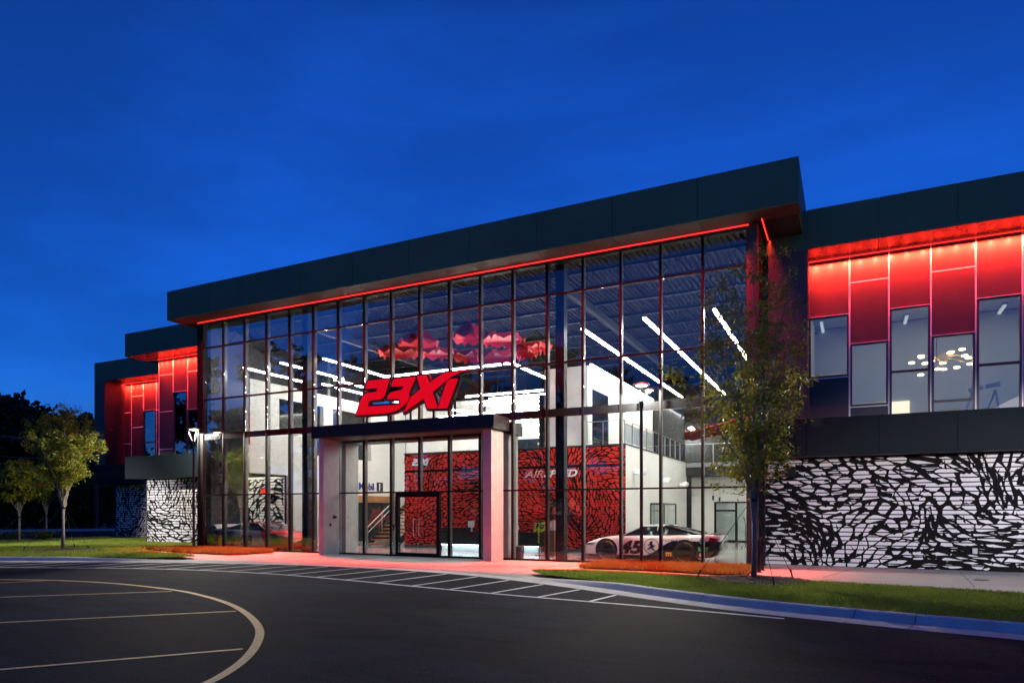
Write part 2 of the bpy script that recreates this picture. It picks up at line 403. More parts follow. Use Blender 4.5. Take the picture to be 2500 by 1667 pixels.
EDGE = [(-40, -17.5), (-33, -12.6), (-29.0, -10.1), (-26.2, -8.62), (-22.2, -6.75), (-18.3, -5.5), (-14.83, -5.0), (-11.4, -5.21), (-8.75, -5.84), (-6.0, -7.05), (-3.34, -8.55), (-1.21, -9.5), (2.14, -10.38), (6, -11.1), (12, -11.8), (24, -12.4)]
edge = spline(EDGE, 8)                                    # where the asphalt ends and the concrete gutter begins
gut = offset_line(edge, 0.50)
kb = offset_line(edge, 0.62)
kback = offset_line(edge, 0.80)
gutter = strip(edge, gut, 0.006, 0.012).build('gutter', M_kerb); struct(gutter)
plaza_poly = [p for p in gut if -24 < p[0] < 20] + [(20, 2.5), (-2.4, 2.5), (-2.4, 0.6), (-27.2, 0.6), (-27.2, -2.0)]
struct(sheet(plaza_poly, 0.016).build('plaza', M_plaza))
def kerb(name, i0, i1, ramp0=False, ramp1=False):
    m = MB(); n = i1 - i0
    for i in range(i0, i1 + 1):
        k = 1.0
        if ramp0: k = min(k, (i - i0) / 9.0)
        if ramp1: k = min(k, (i1 - i) / 9.0)
        h = 0.013 + 0.13 * k
        a, b, c = gut[i], kb[i], kback[i]
        m.v += [(a[0], a[1], 0.011), (b[0], b[1], h * 0.86 + 0.004), ((b[0] * .8 + c[0] * .2), (b[1] * .8 + c[1] * .2), h), (c[0], c[1], h), (c[0], c[1], 0.0)]
    for i in range(n):
        for q in range(4): m.f.append((i * 5 + q, i * 5 + q + 1, (i + 1) * 5 + q + 1, (i + 1) * 5 + q)); m.m.append(0)
    m.f += [(0, 1, 2, 3, 4), tuple(n * 5 + q for q in (4, 3, 2, 1, 0))]; m.m += [0, 0]
    return m
near = lambda X: min(range(len(edge)), key=lambda i: abs(edge[i][0] - X))
iR, iL = near(-8.0), near(-20.3)
kerb_r = struct(kerb('k', iR, len(edge) - 1, ramp0=True).build('kerb', M_kerb))
kerb_l = struct(kerb('k', 0, iL, ramp1=True).build('kerb', M_kerb))
M_joint = mat('joint', (0.05, 0.05, 0.05), 0.9)
for i0, pr in ((iR + 16, kerb_r), (iR + 27, kerb_r), (near(-0.2), kerb_r), (near(2.6), kerb_r), (near(-25.2), kerb_l), (near(-22.4), kerb_l), (near(-28.5), kerb_l)):
    a, c = Vector((*edge[i0], 0)), Vector((*kback[i0], 0)); d = (c - a).normalized(); s = Vector((-d.y, d.x, 0)) * 0.006
    g_, k_ = Vector((*gut[i0], 0)), Vector((*kb[i0], 0))
    pts = [a + Vector((0, 0, .011)), g_ + Vector((0, 0, .0175)), k_ + Vector((0, 0, .131)), k_ + d * .05 + Vector((0, 0, .147)), c + Vector((0, 0, .147))]
    m = MB()
    m.add([p - s for p in pts] + [p + s for p in pts], [(i, i + 1, i + 6, i + 5) for i in range(4)]); m.build('expansion_joint', M_joint, pr)
# joints scored in the plaza
pj = MB()
plaza = bpy.data.objects['plaza']
jl = offset_line(edge, 1.0)
for (x0, y0, x1, y1) in [(-0.6, -2.1, 0.3, 2.0), (2.6, -3.0, 2.9, 2.0), (6, -3.2, 6, 2.0), (-15.9, -4.3, -15.9, -0.05), (-10.9, -4.6, -10.9, -0.05), (-13.4, -4.1, -13.4, -0.9), (-18.7, -4.9, -18.7, -1.0), (-8.4, -4.9, -8.4, -0.05)]:
    MB().obox((x0, y0, 0.019), (x1, y1, 0.019), 0.012, 0.004).build('scored_joint', M_joint, plaza)
ja = [p for p in offset_line(edge, 0.58) if -20.2 < p[0] < -8.2]
strip(ja, offset_line(ja, 0.018), 0.0215, 0.0215).build('scored_joint', M_joint, plaza)

# road markings: hatched crossing and the yellow island
road = bpy.data.objects['parking_asphalt']
def line_strip(pts, w, name, m, z=0.005):
    a, b = offset_line(pts, w / 2), offset_line(pts, -w / 2)
    return strip(a, b, z, z).build(name, m, road)
OUT = [(-40, -17.0), (-33, -14.0), (-28, -11.7), (-23.77, -9.83), (-21.69, -8.99), (-19.58, -8.21), (-17.24, -7.75), (-14.47, -7.69), (-11.7, -8.05), (-9.28, -8.5), (-7.25, -8.87), (-5.77, -9.1), (-3.18, -9.42), (-0.94, -9.82)]
outer = spline(OUT, 6)
line_strip(outer, 0.11, 'crossing_edge_line', M_linewhite)
def yat(c, X):
    for a, b in zip(c, c[1:]):
        if a[0] <= X <= b[0]: t = (X - a[0]) / (b[0] - a[0]); return a[1] + t * (b[1] - a[1])
for k in range(-14, 7):
    x0 = -11.53 + 1.17 * k
    y0 = yat(outer, x0); x1 = x0 + 0.28; y1 = yat(edge, x1) - 0.05
    if k == 6: x1 = x0 + 0.15; y1 = yat(edge, x1) - 0.05
    if y1 - y0 > 0.2: line_strip([(x0, y0 + 0.06), (x1, y1)], 0.085, 'hatch_line', M_linewhite, 0.0045)
YA = [(-24, -14.2), (-22, -13.1), (-19.44, -11.95), (-17.99, -11.45), (-15.99, -11.25), (-13.48, -11.52), (-11.93, -11.98), (-10.61, -12.54), (-9.56, -13.12), (-8.6, -13.76), (-7.78, -14.4), (-7.13, -15.04), (-6.55, -15.72), (-6.14, -16.32), (-5.85, -16.9), (-5.6, -17.7), (-5.6, -18.6)]
line_strip(spline(YA, 6), 0.12, 'island_edge_line', M_yellow, 0.006)
for a, b in [((-18.59, -12.42), (-18.2, -11.6)), ((-15.5, -13.96), (-13.26, -11.72)), ((-11.96, -15.73), (-9.62, -13.2)), ((-8.4, -17.5), (-6.9, -15.5))]:
    dx, dy = b[0] - a[0], b[1] - a[1]; L = math.hypot(dx, dy)
    line_strip([(a[0] - dx / L * 3, a[1] - dy / L * 3), b], 0.09, 'island_hatch_line', M_yellow, 0.0055)

# lawns and beds
M_soil = mat('lawn_soil', (0.08, 0.11, 0.022), 0.95, var=0.35, vscale=4, bump=0.3, bscale=60)
M_soil_o = mat('bed_soil', (0.09, 0.055, 0.02), 0.95, var=0.35, vscale=5, bump=0.3, bscale=60)
def grass_mat(name, a, b):
    m, n, l, bs = nodes(name)
    oi = n.new('ShaderNodeNewGeometry'); tc = n.new('ShaderNodeTexCoord')
    t = n.new('ShaderNodeTexNoise'); t.inputs['Scale'].default_value = 0.9; t.inputs['Detail'].default_value = 6
    l.new(tc.outputs['Object'], t.inputs['Vector'])
    ad = n.new('ShaderNodeMath'); ad.operation = 'MULTIPLY_ADD'; ad.inputs[1].default_value = 0.55; l.new(oi.outputs['Random Per Island'], ad.inputs[0]); l.new(t.outputs[0], ad.inputs[2])
    r = n.new('ShaderNodeValToRGB'); r.color_ramp.elements[0].color = (*a, 1); r.color_ramp.elements[1].color = (*b, 1); r.color_ramp.elements[0].position = 0.35; r.color_ramp.elements[1].position = 1.0
    l.new(ad.outputs[0], r.inputs[0]); l.new(r.outputs[0], bs.inputs['Base Color']); bs.inputs['Roughness'].default_value = 0.55
    bs.inputs['Specular IOR Level'].default_value = 0.25
    tr = n.new('ShaderNodeBsdfTranslucent'); l.new(r.outputs[0], tr.inputs[0]); mx = n.new('ShaderNodeMixShader'); mx.inputs[0].default_value = .45
    l.new(bs.outputs[0], mx.inputs[1]); l.new(tr.outputs[0], mx.inputs[2]); l.new(mx.outputs[0], n['Material Output'].inputs[0])
    return m
M_grass = grass_mat('grass_blades', (0.12, 0.19, 0.02), (0.38, 0.46, 0.07))
M_grass_o = grass_mat('dry_grass_blades', (0.075, 0.075, 0.015), (0.20, 0.20, 0.042))
def in_poly(px_, py_, poly):
    x, y = np.asarray(px_), np.asarray(py_); ins = np.zeros(len(x), bool); n = len(poly)
    for i in range(n):
        x1, y1 = poly[i]; x2, y2 = poly[(i + 1) % n]
        if y1 == y2: continue
        c = ((y1 > y) != (y2 > y)) & (x < (x2 - x1) * (y - y1) / (y2 - y1) + x1); ins ^= c
    return ins
def grass(name, label, poly, z, count, h, m, seed, wid=0.012, lean=0.5):
    g = np.random.default_rng(seed); xs = [p[0] for p in poly]; ys = [p[1] for p in poly]
    P = np.zeros((0, 2))
    while len(P) < count:
        q = np.stack([g.uniform(min(xs), max(xs), count * 2), g.uniform(min(ys), max(ys), count * 2)], 1)
        P = np.concatenate([P, q[in_poly(q[:, 0], q[:, 1], poly)]])
    P = P[:count]; a = g.uniform(0, 6.283, count); hh = h * g.uniform(0.5, 1.3, count); w = wid * g.uniform(.6, 1.3, count)
    lx, ly = g.normal(0, lean, count) * hh, g.normal(0, lean, count) * hh
    V = np.zeros((count, 3, 3)); V[:, 0, :2] = P + np.stack([np.cos(a) * w, np.sin(a) * w], 1); V[:, 1, :2] = P - np.stack([np.cos(a) * w, np.sin(a) * w], 1)
    V[:, 2, :2] = P + np.stack([lx, ly], 1); V[:, :2, 2] = z - 0.01; V[:, 2, 2] = z + hh
    me = bpy.data.meshes.new(name); me.vertices.add(count * 3); me.vertices.foreach_set('co', V.ravel())
    me.loops.add(count * 3); me.loops.foreach_set('vertex_index', np.arange(count * 3)); me.polygons.add(count); me.polygons.foreach_set('loop_start', np.arange(0, count * 3, 3))
    me.materials.append(m); me.update(); me.validate()
    o = link(name, me); stuff(o); return tag(o, label, 'grass')
LZ = 0.12
lr_back = [onZ(u, v, LZ) for u, v in [(1345, 1391), (1420, 1391), (1560, 1397), (1720, 1406), (1850, 1413), (2000, 1420), (2250, 1434), (2500, 1448)]]
lawn_r = [p for i, p in enumerate(kback) if i >= iR + 2][:] + [(24, -4.6), (8, -4.3)] + lr_back[::-1] + [(-7.9, -4.6)]
struct(sheet(lawn_r, LZ).build('lawn', M_soil))
lt = (479, 356 + 1000)
tip = onZ(477, 1357, LZ)
lw_front = [p for i, p in enumerate(kback) if i <= iL - 3]
walk = [onZ(u, v, LZ) for u, v in [(470, 1354), (430, 1350), (394, 1348)]]
lawn_l = lw_front + [tip] + walk + [onZ(335, 1338, LZ), (-27.0, 0.3), (-27.0, 2.0), (-33.5, 2.0), (-33.5, 5.7), (-42.2, 5.7), onZ(200, 1318, LZ), onZ(100, 1322, LZ), onZ(0, 1326, LZ), (-60, -6), (-52, -26)]
struct(sheet(lawn_l, LZ).build('lawn', M_soil))
bed_l = [onZ(u, v, 0.06) for u, v in [(335, 1337.5), (450, 1347.5), (565, 1353), (668, 1347)]] + [(-22.3, -0.06), (-26.95, -0.06), (-27.0, 0.3)]
struct(sheet(bed_l, 0.06).build('planting_bed', M_soil_o))
bed_r = [onZ(u, v, 0.06) for u, v in [(1412, 1384), (1500, 1387), (1600, 1391), (1720, 1398), (1822, 1402)]] + [(-2.5, -0.06), (-7.2, -0.06)]
struct(sheet(bed_r, 0.06).build('planting_bed', M_soil_o))
lawn_near = [p for p in lawn_r if p[0] < 9] + [(9, -11.0), (9, -4.3)]
lawn_near = [p for i, p in enumerate(kback) if i >= iR + 2 and p[0] < 8] + [(8, -4.3)] + lr_back[::-1] + [(-7.9, -4.6)]
grass('lawn_grass', 'mown green grass of the kerbed lawn under the tall staked tree', lawn_near, LZ, 110000, 0.055, M_grass, 1)
lawn_lv = [p for p in lawn_l if p[0] > -44.5] + [(-44.5, -19)]
grass('lawn_grass', 'mown green grass around the smaller staked tree and the stepped wing', [p for i, p in enumerate(kback) if i <= iL - 3 and p[0] > -34] + [tip] + walk + [onZ(335, 1338, LZ), (-27.0, 0.3), (-27.0, 2.0), (-33.5, 2.0), (-33.5, 5.7), (-42.2, 5.7), (-42.5, -12)], LZ, 90000, 0.075, M_grass, 2, 0.018)
grass('bed_grass', 'orange dry ornamental grass below the white race car window', bed_r, 0.06, 22000, 0.13, M_grass_o, 3, 0.012)
grass('bed_grass', 'orange dry ornamental grass below the red race car window', bed_l, 0.06, 22000, 0.13, M_grass_o, 4, 0.016)

# driveway and verge beyond the lawn on the far side
def zp(L, z): return [onZ(u, v, z) for u, v in L]
drv = zp([(285, 1317), (150, 1321.5), (0, 1327)], 0.0) + [(-75, -14), (-110, -14)] + zp([(0, 1299), (150, 1298), (285, 1297)], 0.0)
struct(sheet(drv, -0.02).build('driveway_road', M_asphalt))
vk = zp([(-260, 1299), (-60, 1297.5), (0, 1296.8), (150, 1295), (330, 1293)], 0.0)
m = MB()
for p, q in zip(vk, vk[1:]):
    m.obox((p[0], p[1], 0.05), (q[0], q[1], 0.05), 0.35, 0.22)
struct(m.build('kerb', M_kerb))
isl = zp([(10, 1318), (60, 1314), (160, 1317.5), (140, 1321), (20, 1322.5)], 0.05)
struct(sheet(isl, 0.06).build('lawn_island', M_soil))
struct(B(-190, -44, 24, 34, -0.04, 0.10).build('verge_grass', M_soil))
M_bank = mat('bare_bank', (0.16, 0.11, 0.085), 0.95, var=0.3, vscale=0.5)
struct(B(-260, -30, 44, 62, -0.04, 0.35).build('bare_bank', M_bank))

# ================================================================== THE BUILDING
bld = thing('headquarters_building', 'dark two storey building with glass lobby, red lit soffits and black and white printed walls', 'building')
XM = [-25.37 + 1.3294 * i for i in range(17)]
XL, XR = -26.6, -2.78
ZT = [0.08, 2.50, 5.03, 5.30, 6.88, 9.26, 10.42]

# lobby shell
part = lambda m, name, mt: m.build(name, mt, bld)
lf = part(B(-27, -2.5, 0.1, 24, -0.02, 0.02), 'lobby_floor', M_floor)
# ceiling deck with ribs and joists
ceil = part(B(-27, -2.5, 0.05, 26, 10.6, 10.7), 'ceiling_deck', M_ceiling)
m = MB()
for k in range(120):
    x = -26.8 + k * 0.2
    m.box(x, x + 0.1, 0.3, 20, 10.54, 10.598)
stuff(m.build('deck_ribs', mat('deck_rib', (0.018, 0.018, 0.02), 0.85, 0, 0.2), ceil))
for yj in (1.6, 3.6, 5.6, 7.6, 9.6, 12.0, 14.5):
    m = MB()
    m.box(-26.8, -2.6, yj - .04, yj + .04, 10.42, 10.52); m.box(-26.8, -2.6, yj - .04, yj + .04, 9.82, 9.9)
    x = -26.8; up = True
    while x < -3.2:
        m.obox((x, yj, 9.9 if up else 10.42), (x + .5, yj, 10.42 if up else 9.9), .03, .03); up = not up; x += .5
    m.build('bar_joist', M_steel, ceil)
for xg in (-20.75, -9.03):
    B(xg - .1, xg + .1, .4, 16, 9.55, 9.81).build('girder', M_steel, ceil)

# main curtain wall
cw = part(MB().box(XL, XR, -0.05, 0.16, 0.0, 0.08).box(XL, XR, -0.05, 0.2, 10.34, 10.46), 'curtain_wall', M_frame)
def mullion_mb(z0):
    m_ = MB().box(-.037, .037, -.045, .03, z0, 10.335, 0); m_.box(-.034, .034, .0301, .19, z0, 10.335, 1); return m_
mull = mullion_mb(.085).build('mullion', [M_frame, M_fin_lit], cw, loc=(XM[0], 0, 0)).data
for x in XM[1:]:
    if abs(x + 14.73) < .1: mullion_mb(2.53).build('mullion', [M_frame, M_fin_lit], cw, loc=(x, 0, 0))
    else: link('mullion', mull, cw, (x, 0, 0))
bays = [XL] + XM + [XR]
tmesh = {}
for zi, z in enumerate(ZT[1:-1]):
    if zi in (1, 2): continue
    for a, b in zip(bays, bays[1:]):
        w = round(b - a - .078, 3); key = (w,)
        if key not in tmesh: tmesh[key] = B(0, w, -.035, .12, -.026, .026).build('transom', M_frame, cw, loc=(a + .039, 0, z)).data
        else: link('transom', tmesh[key], cw, (a + .039, 0, z))
for a, b in zip(bays, bays[1:]):
    B(a + .039, b - .039, -.03, .12, 5.03, 5.30).build('spandrel_panel', mat('spandrel_glass', (0.01, 0.011, 0.013), 0.06), cw)
pmesh = {}
DX0, DX1 = -15.82, -13.82
for zi in (0, 1, 3, 4, 5):
    z0, z1 = ZT[zi] + .027, ZT[zi + 1] - .027
    for a, b in zip(bays, bays[1:]):
        if zi == 0 and a > -16.1 and b < -13.3: continue
        w = round(b - a - .08, 3); key = (w, zi)
        if key not in pmesh: pmesh[key] = B(0, w, 0.012, .026, z0, z1).build('glass_pane', M_glass, cw, loc=(a + .04, 0, 0)).data
        else: link('glass_pane', pmesh[key], cw, (a + .04, 0, 0))
# entrance doors
m = MB().box(DX0, DX0 + .11, -.06, .12, .08, 2.47).box(DX1 - .11, DX1, -.06, .12, .08, 2.47).box(DX0 + .112, DX1 - .112, -.06, .12, 2.3, 2.47).box(DX0 + .112, DX1 - .112, -.058, .118, .081, .16)
door = part(m, 'entrance_door', M_frame)
for a, b in ((DX0 + .115, -14.827), (-14.813, DX1 - .115)):
    B(a, b, .012, .024, .165, 2.295).build('door_leaf', M_glass, door)
for x in (-14.95, -14.69):
    MB().tube([(x, -.10, .8), (x, -.10, 1.5)], .015).tube([(x, .01, .85), (x, -.10, .85)], .01).tube([(x, .01, 1.45), (x, -.10, 1.45)], .01).build('door_handle', M_rail, door)
B(XM[7] + .04, DX0 - .003, .012, .026, .085, 2.47).build('glass_pane', M_glass, cw)
B(DX1 + .003, XM[9] - .04, .012, .026, .085, 2.47).build('glass_pane', M_glass, cw)
# little access sign on the glass beside the door
s = tag(B(-16.02, -15.86, -.062, -.052, 1.03, 1.25).build('door_sign', M_black), 'small black square access sign beside the entrance door', 'sign')
place_text('door_sign_print', 'i', M_white, (-15.975, -.064, 1.07), (1, 0, 0), (0, 0, 1), .16, s, extrude=.0005)
# end columns of the curtain wall
part(B(-26.97, XL - .001, -.10, .34, 0, 10.45), 'corner_column', M_frame)
part(B(XR + .001, -2.47, -.10, .30, 0, 10.45), 'corner_column', M_dark)
for x, w in ((-20.75, .15), (-9.03, .16)):
    part(B(x - w, x + w, .24, .54, .02, 10.55), 'steel_column', M_steel)
# glazed return on the wing side
sc = part(MB().box(-2.60, -2.47, .30, 1.98, 0, .08), 'return_curtain_wall', M_frame)
B(-2.60, -2.47, .30, 1.98, 10.2, 10.44).build('head_rail', M_frame, sc)
for y in (.34, .9, 1.46, 1.94): B(-2.62, -2.465, y - .035, y + .035, .082, 10.198).build('mullion', M_frame, sc)
for z in (2.5, 5.15, 6.88, 9.26):
    B(-2.6, -2.472, .38, 1.9, z - .026, z + .026).build('transom', M_frame, sc)
for y0, y1 in ((.377, .863), (.937, 1.423), (1.497, 1.903)):
    for z0, z1 in ((.085, 2.47), (2.53, 5.12), (5.18, 6.85), (6.91, 9.23), (9.29, 10.19)):
        B(-2.55, -2.535, y0, y1, z0, z1).build('glass_pane', M_glass, sc)
# solid end of the lobby on the other wing side
part(B(-26.97, -26.8, .35, 12.0, 0, 10.45), 'lobby_end_wall', M_dark)

M_soffit_dk2 = mat('soffit_black', (0.012, 0.01, 0.01), 0.8, 0, 0.15)
# main roof with its fascia panels
RX0, RX1 = -27.85, -1.26
roof = part(MB().box(RX0 + .05, RX1 - .05, -.95, 26, 10.72, 11.70).box(RX0 + .05, RX1 - .05, -.95, .04, 10.50, 10.719).box(RX0 + .05, -27.0, .041, 26, 10.50, 10.719).box(-2.44, RX1 - .05, .041, 26, 10.50, 10.719), 'main_roof', M_dark)
JX = [RX0, -25.09, -22.44, -19.79, -17.14, -14.54, -11.98, -9.37, -6.72, -4.06, RX1]
for a, b in zip(JX, JX[1:]):
    B(a + .007, b - .007, -1.0, -.952, 10.46, 11.75).build('fascia_panel', M_fascia, roof)
    B(a + .007, b - .007, -.950, -.16, 10.455, 10.485).build('soffit_panel', M_soffit, roof)
yy = -.948
while yy < 24:
    for x0, x1 in ((RX1 - .048, RX1), (RX0, RX0 + .048)):
        B(x0, x1, yy + .006, min(yy + 2.65, 26) - .006, 10.46, 11.75).build('fascia_panel', M_fascia, roof)
    yy += 2.65
B(RX0 + .01, RX1 - .01, -.99, 26, 11.705, 11.76).build('roof_coping', M_fascia, roof)
B(-2.46, RX1 - .052, -.158, 26, 10.455, 10.49).build('soffit_panel', M_soffit_dk2, roof)
B(RX0 + .052, -26.98, -.158, 26, 10.455, 10.49).build('soffit_panel', M_soffit_dk2, roof)

LIGHTS = []
def area(name, loc, sx, sy, power, color, spread, rot=(0, 0, 0), parent=None):
    l_ = bpy.data.lights.new(name, 'AREA'); l_.shape = 'RECTANGLE'; l_.size, l_.size_y = sx, sy; l_.energy = power; l_.color = color; l_.spread = spread
    o = bpy.data.objects.new(name, l_); col.objects.link(o); o.location = loc; o.rotation_euler = rot
    if parent: o.parent = parent
    return o
# red LED strip under the soffit of the main roof
xs = -26.9
while xs < -2.7:
    B(xs + .01, min(xs + 1.21, -2.55) - .01, -.158, -.128, 10.405, 10.435).build('led_strip', M_led, roof); xs += 1.21
area('led_strip_light', (-14.7, -.30, 10.40), 24.0, .04, 2100, RED, R(40), (R(-5), 0, 0), roof)
B(-2.32, -2.29, -.35, 2.2, 10.42, 10.45).build('led_strip', M_led, roof)
area('led_strip_light', (-2.26, 1.0, 10.41), .05, 2.6, 45, RED, R(60), (0, R(2), 0), roof)

# entrance portal: two concrete fins, a dark canopy, and its twin inside the glass
portal = part(MB().box(-19.0, -10.85, -1.25, -.06, 4.62, 5.08), 'entrance_canopy', M_black)
M_cansof = mat('canopy_soffit', (0.05, 0.045, 0.04), 0.4, 0.1)
B(-18.6, -11.42, -1.1, -.1, 4.60, 4.618).build('canopy_soffit', M_cansof, portal)
for x0, x1 in ((-18.86, -18.62), (-11.42, -11.09)):
    B(x0, x1, -.97, -.055, .0, 4.60).build('concrete_fin', M_conc, portal)
    B(x0, x1, .35, 1.15, .02, 4.55).build('concrete_fin', M_conc, portal)
B(-18.9, -10.95, .34, 1.25, 4.56, 5.02).build('canopy_beam', M_black, portal)
kp = tag(MB().box(-18.617, -18.56, -.42, -.3, 1.47, 1.58).box(-18.56, -18.50, -.40, -.32, 1.49, 1.56).build('door_intercom', M_black), 'black intercom camera box on the concrete entrance fin', 'intercom')
kp2 = tag(MB().box(-18.617, -18.59, -.62, -.55, 1.16, 1.28).box(-18.59, -18.58, -.60, -.57, 1.19, 1.23).build('card_reader', M_black), 'small black card reader low on the concrete entrance fin', 'card reader')

# ------------------------------------------------------------------ the wings
def wing(x0, x1, yf, joints, cols, plan, led0, led1, pier=None, left_side=False, board_x=None, end_x=None, zlow=3.47, name='wing', seed=1, boards_joined=False, dens=None, cw_=.52, ch_=.30, wd=.085, spots=True):
    zt0, zt1, zb1 = 9.95, 11.16, 4.65
    yw, yp = yf + 1.3, yf + .6
    wroof = part(B(x0 + .05, x1, yf + .05, yf + 14, 10.03, 11.10), 'wing_roof', M_dark)
    for a, b in zip(joints, joints[1:]):
        B(a + .006, b - .006, yf, yf + .048, zt0, zt1).build('fascia_panel', M_fascia, wroof)
        B(a + .006, b - .006, yf + .05, yw - .002, zt0, zt0 + .03).build('soffit_panel', M_soffit_dk, wroof)
        B(a + .006, b - .006, yf + .05, yf + 3, 11.105, zt1).build('roof_coping', M_fascia, wroof)
    if left_side:
        y = yf
        while y < yf + 10:
            B(x0 - .0, x0 + .048, y + .052, y + 2.6, zt0, zt1).build('fascia_panel', M_fascia, wroof); y += 2.606
    # LED line where soffit and wall meet
    x = led0
    while x < led1 - .05:
        B(x + .004, min(x + 1.2, led1) - .004, yw - .10, yw - .07, zt0 - .035, zt0 - .012).build('led_strip', M_led, wroof); x += 1.2
    nx_ = int((led1 - led0) / .42)
    for q in range(nx_):
        area('led_dot', (led0 + (q + .5) * (led1 - led0) / nx_, yw - .085, zt0 - .05), .05, .02, 9, RED, R(56), (R(20), 0, 0), wroof)
    area('led_strip_light', ((led0 + led1) / 2, yw - .22, zt0 - .02), led1 - led0, .02, 80 * (led1 - led0), RED, R(72), (R(30), 0, 0), wroof)
    # band between the storeys
    core = part(B(x0 + .1, x1, yf + .05, yw + .2, zlow + .03, zb1 - .02), 'storey_band', M_dark)
    for a, b in zip(joints, joints[1:]):
        B(a + .006, b - .006, yf, yf + .048, zlow, zb1).build('band_panel', M_fascia2, core)
    B(x0 + .1, x1, yf + .02, yp - .01, zlow - .001, zlow + .028).build('band_soffit', M_dark, core)
    # staggered panels and windows of the upper storey
    uw = part(B(cols[0] - .02, cols[0] + .0, yw + .0, yw + .15, 4.6, zt0 - .001), 'upper_wall', M_dark)
    for ci, (a, b) in enumerate(zip(cols, cols[1:])):
        B(a - .022, a + .022, yw - .012, yw + .04, 4.66, zt0 - .001).build('trim_strip', M_trim, uw)
        for kind, zt_, zb_ in plan[ci % len(plan)]:
            zt_ = min(zt_, zt0 - .002)
            if kind == 'p':
                B(a + .024, b - .024, yw, yw + .05, zb_ + .022, zt_ - .022).build('wall_panel', M_dark, uw)
                if zt_ < 9.9: B(a + .024, b - .024, yw - .004, yw + .04, zt_ - .02, zt_ + .02).build('trim_strip', M_trim, uw)
            else:
                zz = [float(q) for q in kind[1:].split(',')] if len(kind) > 1 else []
                wf = MB(); e = .024; t = .055
                wf.box(a + e, a + e + t, yw - .045, yw + .06, zb_, zt_).box(b - e - t, b - e, yw - .045, yw + .06, zb_, zt_)
                wf.box(a + e + t, b - e - t, yw - .044, yw + .06, zt_ - t, zt_ - .001).box(a + e + t, b - e - t, yw - .044, yw + .06, zb_, zb_ + t)
                for z in zz: wf.box(a + e + t, b - e - t, yw - .04, yw + .06, z - .035, z + .035)
                wo = part(wf, 'window', M_winframe)
                if zt_ < 9.9: B(a + .024, b - .024, yw - .05, yw + .04, zt_ + .001, zt_ + .018).build('trim_strip', M_trim, uw)
                zs = [zb_ + t] + zz + [zt_ - t]
                for q0, q1 in zip(zs, zs[1:]): B(a + e + t + .002, b - e - t - .002, yw, yw + .012, q0 + .037, q1 - .003).build('window_pane', M_winglass, wo)
    if pier:
        pw = part(B(pier[0] + .02, pier[1] - .02, yf + .05, yw + .2, zlow + .1, 10.02), 'pier', M_dark)
        for z0, z1 in ((zb1 + .006, 6.20), (6.212, 8.32), (8.332, 9.944)):
            B(pier[0], pier[1], yf + .002, yf + .049, z0, z1).build('pier_panel', M_dark, pw)
            if pier[2]: B(pier[1] - .019, pier[1], yf + .05, yw, z0, z1).build('pier_panel', M_dark, pw)
    # printed board wall of the ground storey
    bx0, bx1 = board_x
    bw = part(B(bx0 + .02, bx1 - .02, yp + .04, yp + .2, 0, zlow + .01), 'board_wall', M_blackpaint)
    nb = int(zlow / .137)
    if boards_joined:
        m = MB()
        for k in range(nb): m.box(bx0, bx1, yp, yp + .038, .03 + k * .137, .03 + k * .137 + .102)
        stuff(m.build('boards', M_board, bw))
    else:
        me = B(0, bx1 - bx0, yp, yp + .038, 0, .102).build('board', M_board, bw, loc=(bx0, 0, .03)).data
        for k in range(1, nb): link('board', me, bw, (bx0, 0, .03 + k * .137))
    r = random.Random(seed); W = bx1 - bx0
    sw = swirl([(r.uniform(0, W), r.uniform(0, zlow), r.uniform(1.0, 2.2), r.choice((-1, 1)) * r.uniform(.6, 1.3)) for _ in range(int(W / 1.6) + 1)], .15)
    pol = voronoi(W, zlow - .04, cw_, ch_, seed, sw, wd, .95, .5, dens=dens)
    print_mesh(pol, lambda a, b, e: (bx0 + a, yp - .003 - e, .03 + b), 'printed_pattern', M_blackpaint, bw)
    if left_side: part(B(bx0 - .1, bx0, yp, yp + 9, 0, zlow + .01), 'side_wall', M_dark)
    return wroof, uw, bw, yw
M_fascia2 = mat('band_metal', (0.010, 0.016, 0.021), 0.75, 0.0, 0.15, var=0.12, vscale=0.6)

# wing on the side of the white race car
cR = [-1.19, .03, 1.14, 2.27, 3.42] + [4.56 + 1.14 * k for k in range(9)]
planR = [[('p', 9.95, 8.1), ('w', 8.1, 6.12), ('p', 6.1, 4.6)], [('p', 9.95, 9.1), ('p', 9.1, 7.12), ('w', 7.12, 5.12), ('p', 5.1, 4.6)], [('p', 9.95, 8.1), ('w6.12', 8.1, 4.6)],
         [('p', 9.95, 9.1), ('p', 9.1, 7.12), ('w5.12', 7.12, 4.6)], [('p', 9.95, 8.1), ('w6.12', 8.1, 4.6)]]
wr, uwR, bwR, ywR = wing(-2.4, 14, 1.4, [-2.38, -1.18, .82, 2.81, 4.81, 6.81, 8.81, 10.81, 14], cR, planR, -1.17, 13.5, pier=(-2.3, -1.15, False), board_x=(-2.45, 14), seed=11,
                         dens=lambda x, y: 1.0 + .35 * max(0, 1 - x / 3.2), cw_=.40, ch_=.23, wd=.106)
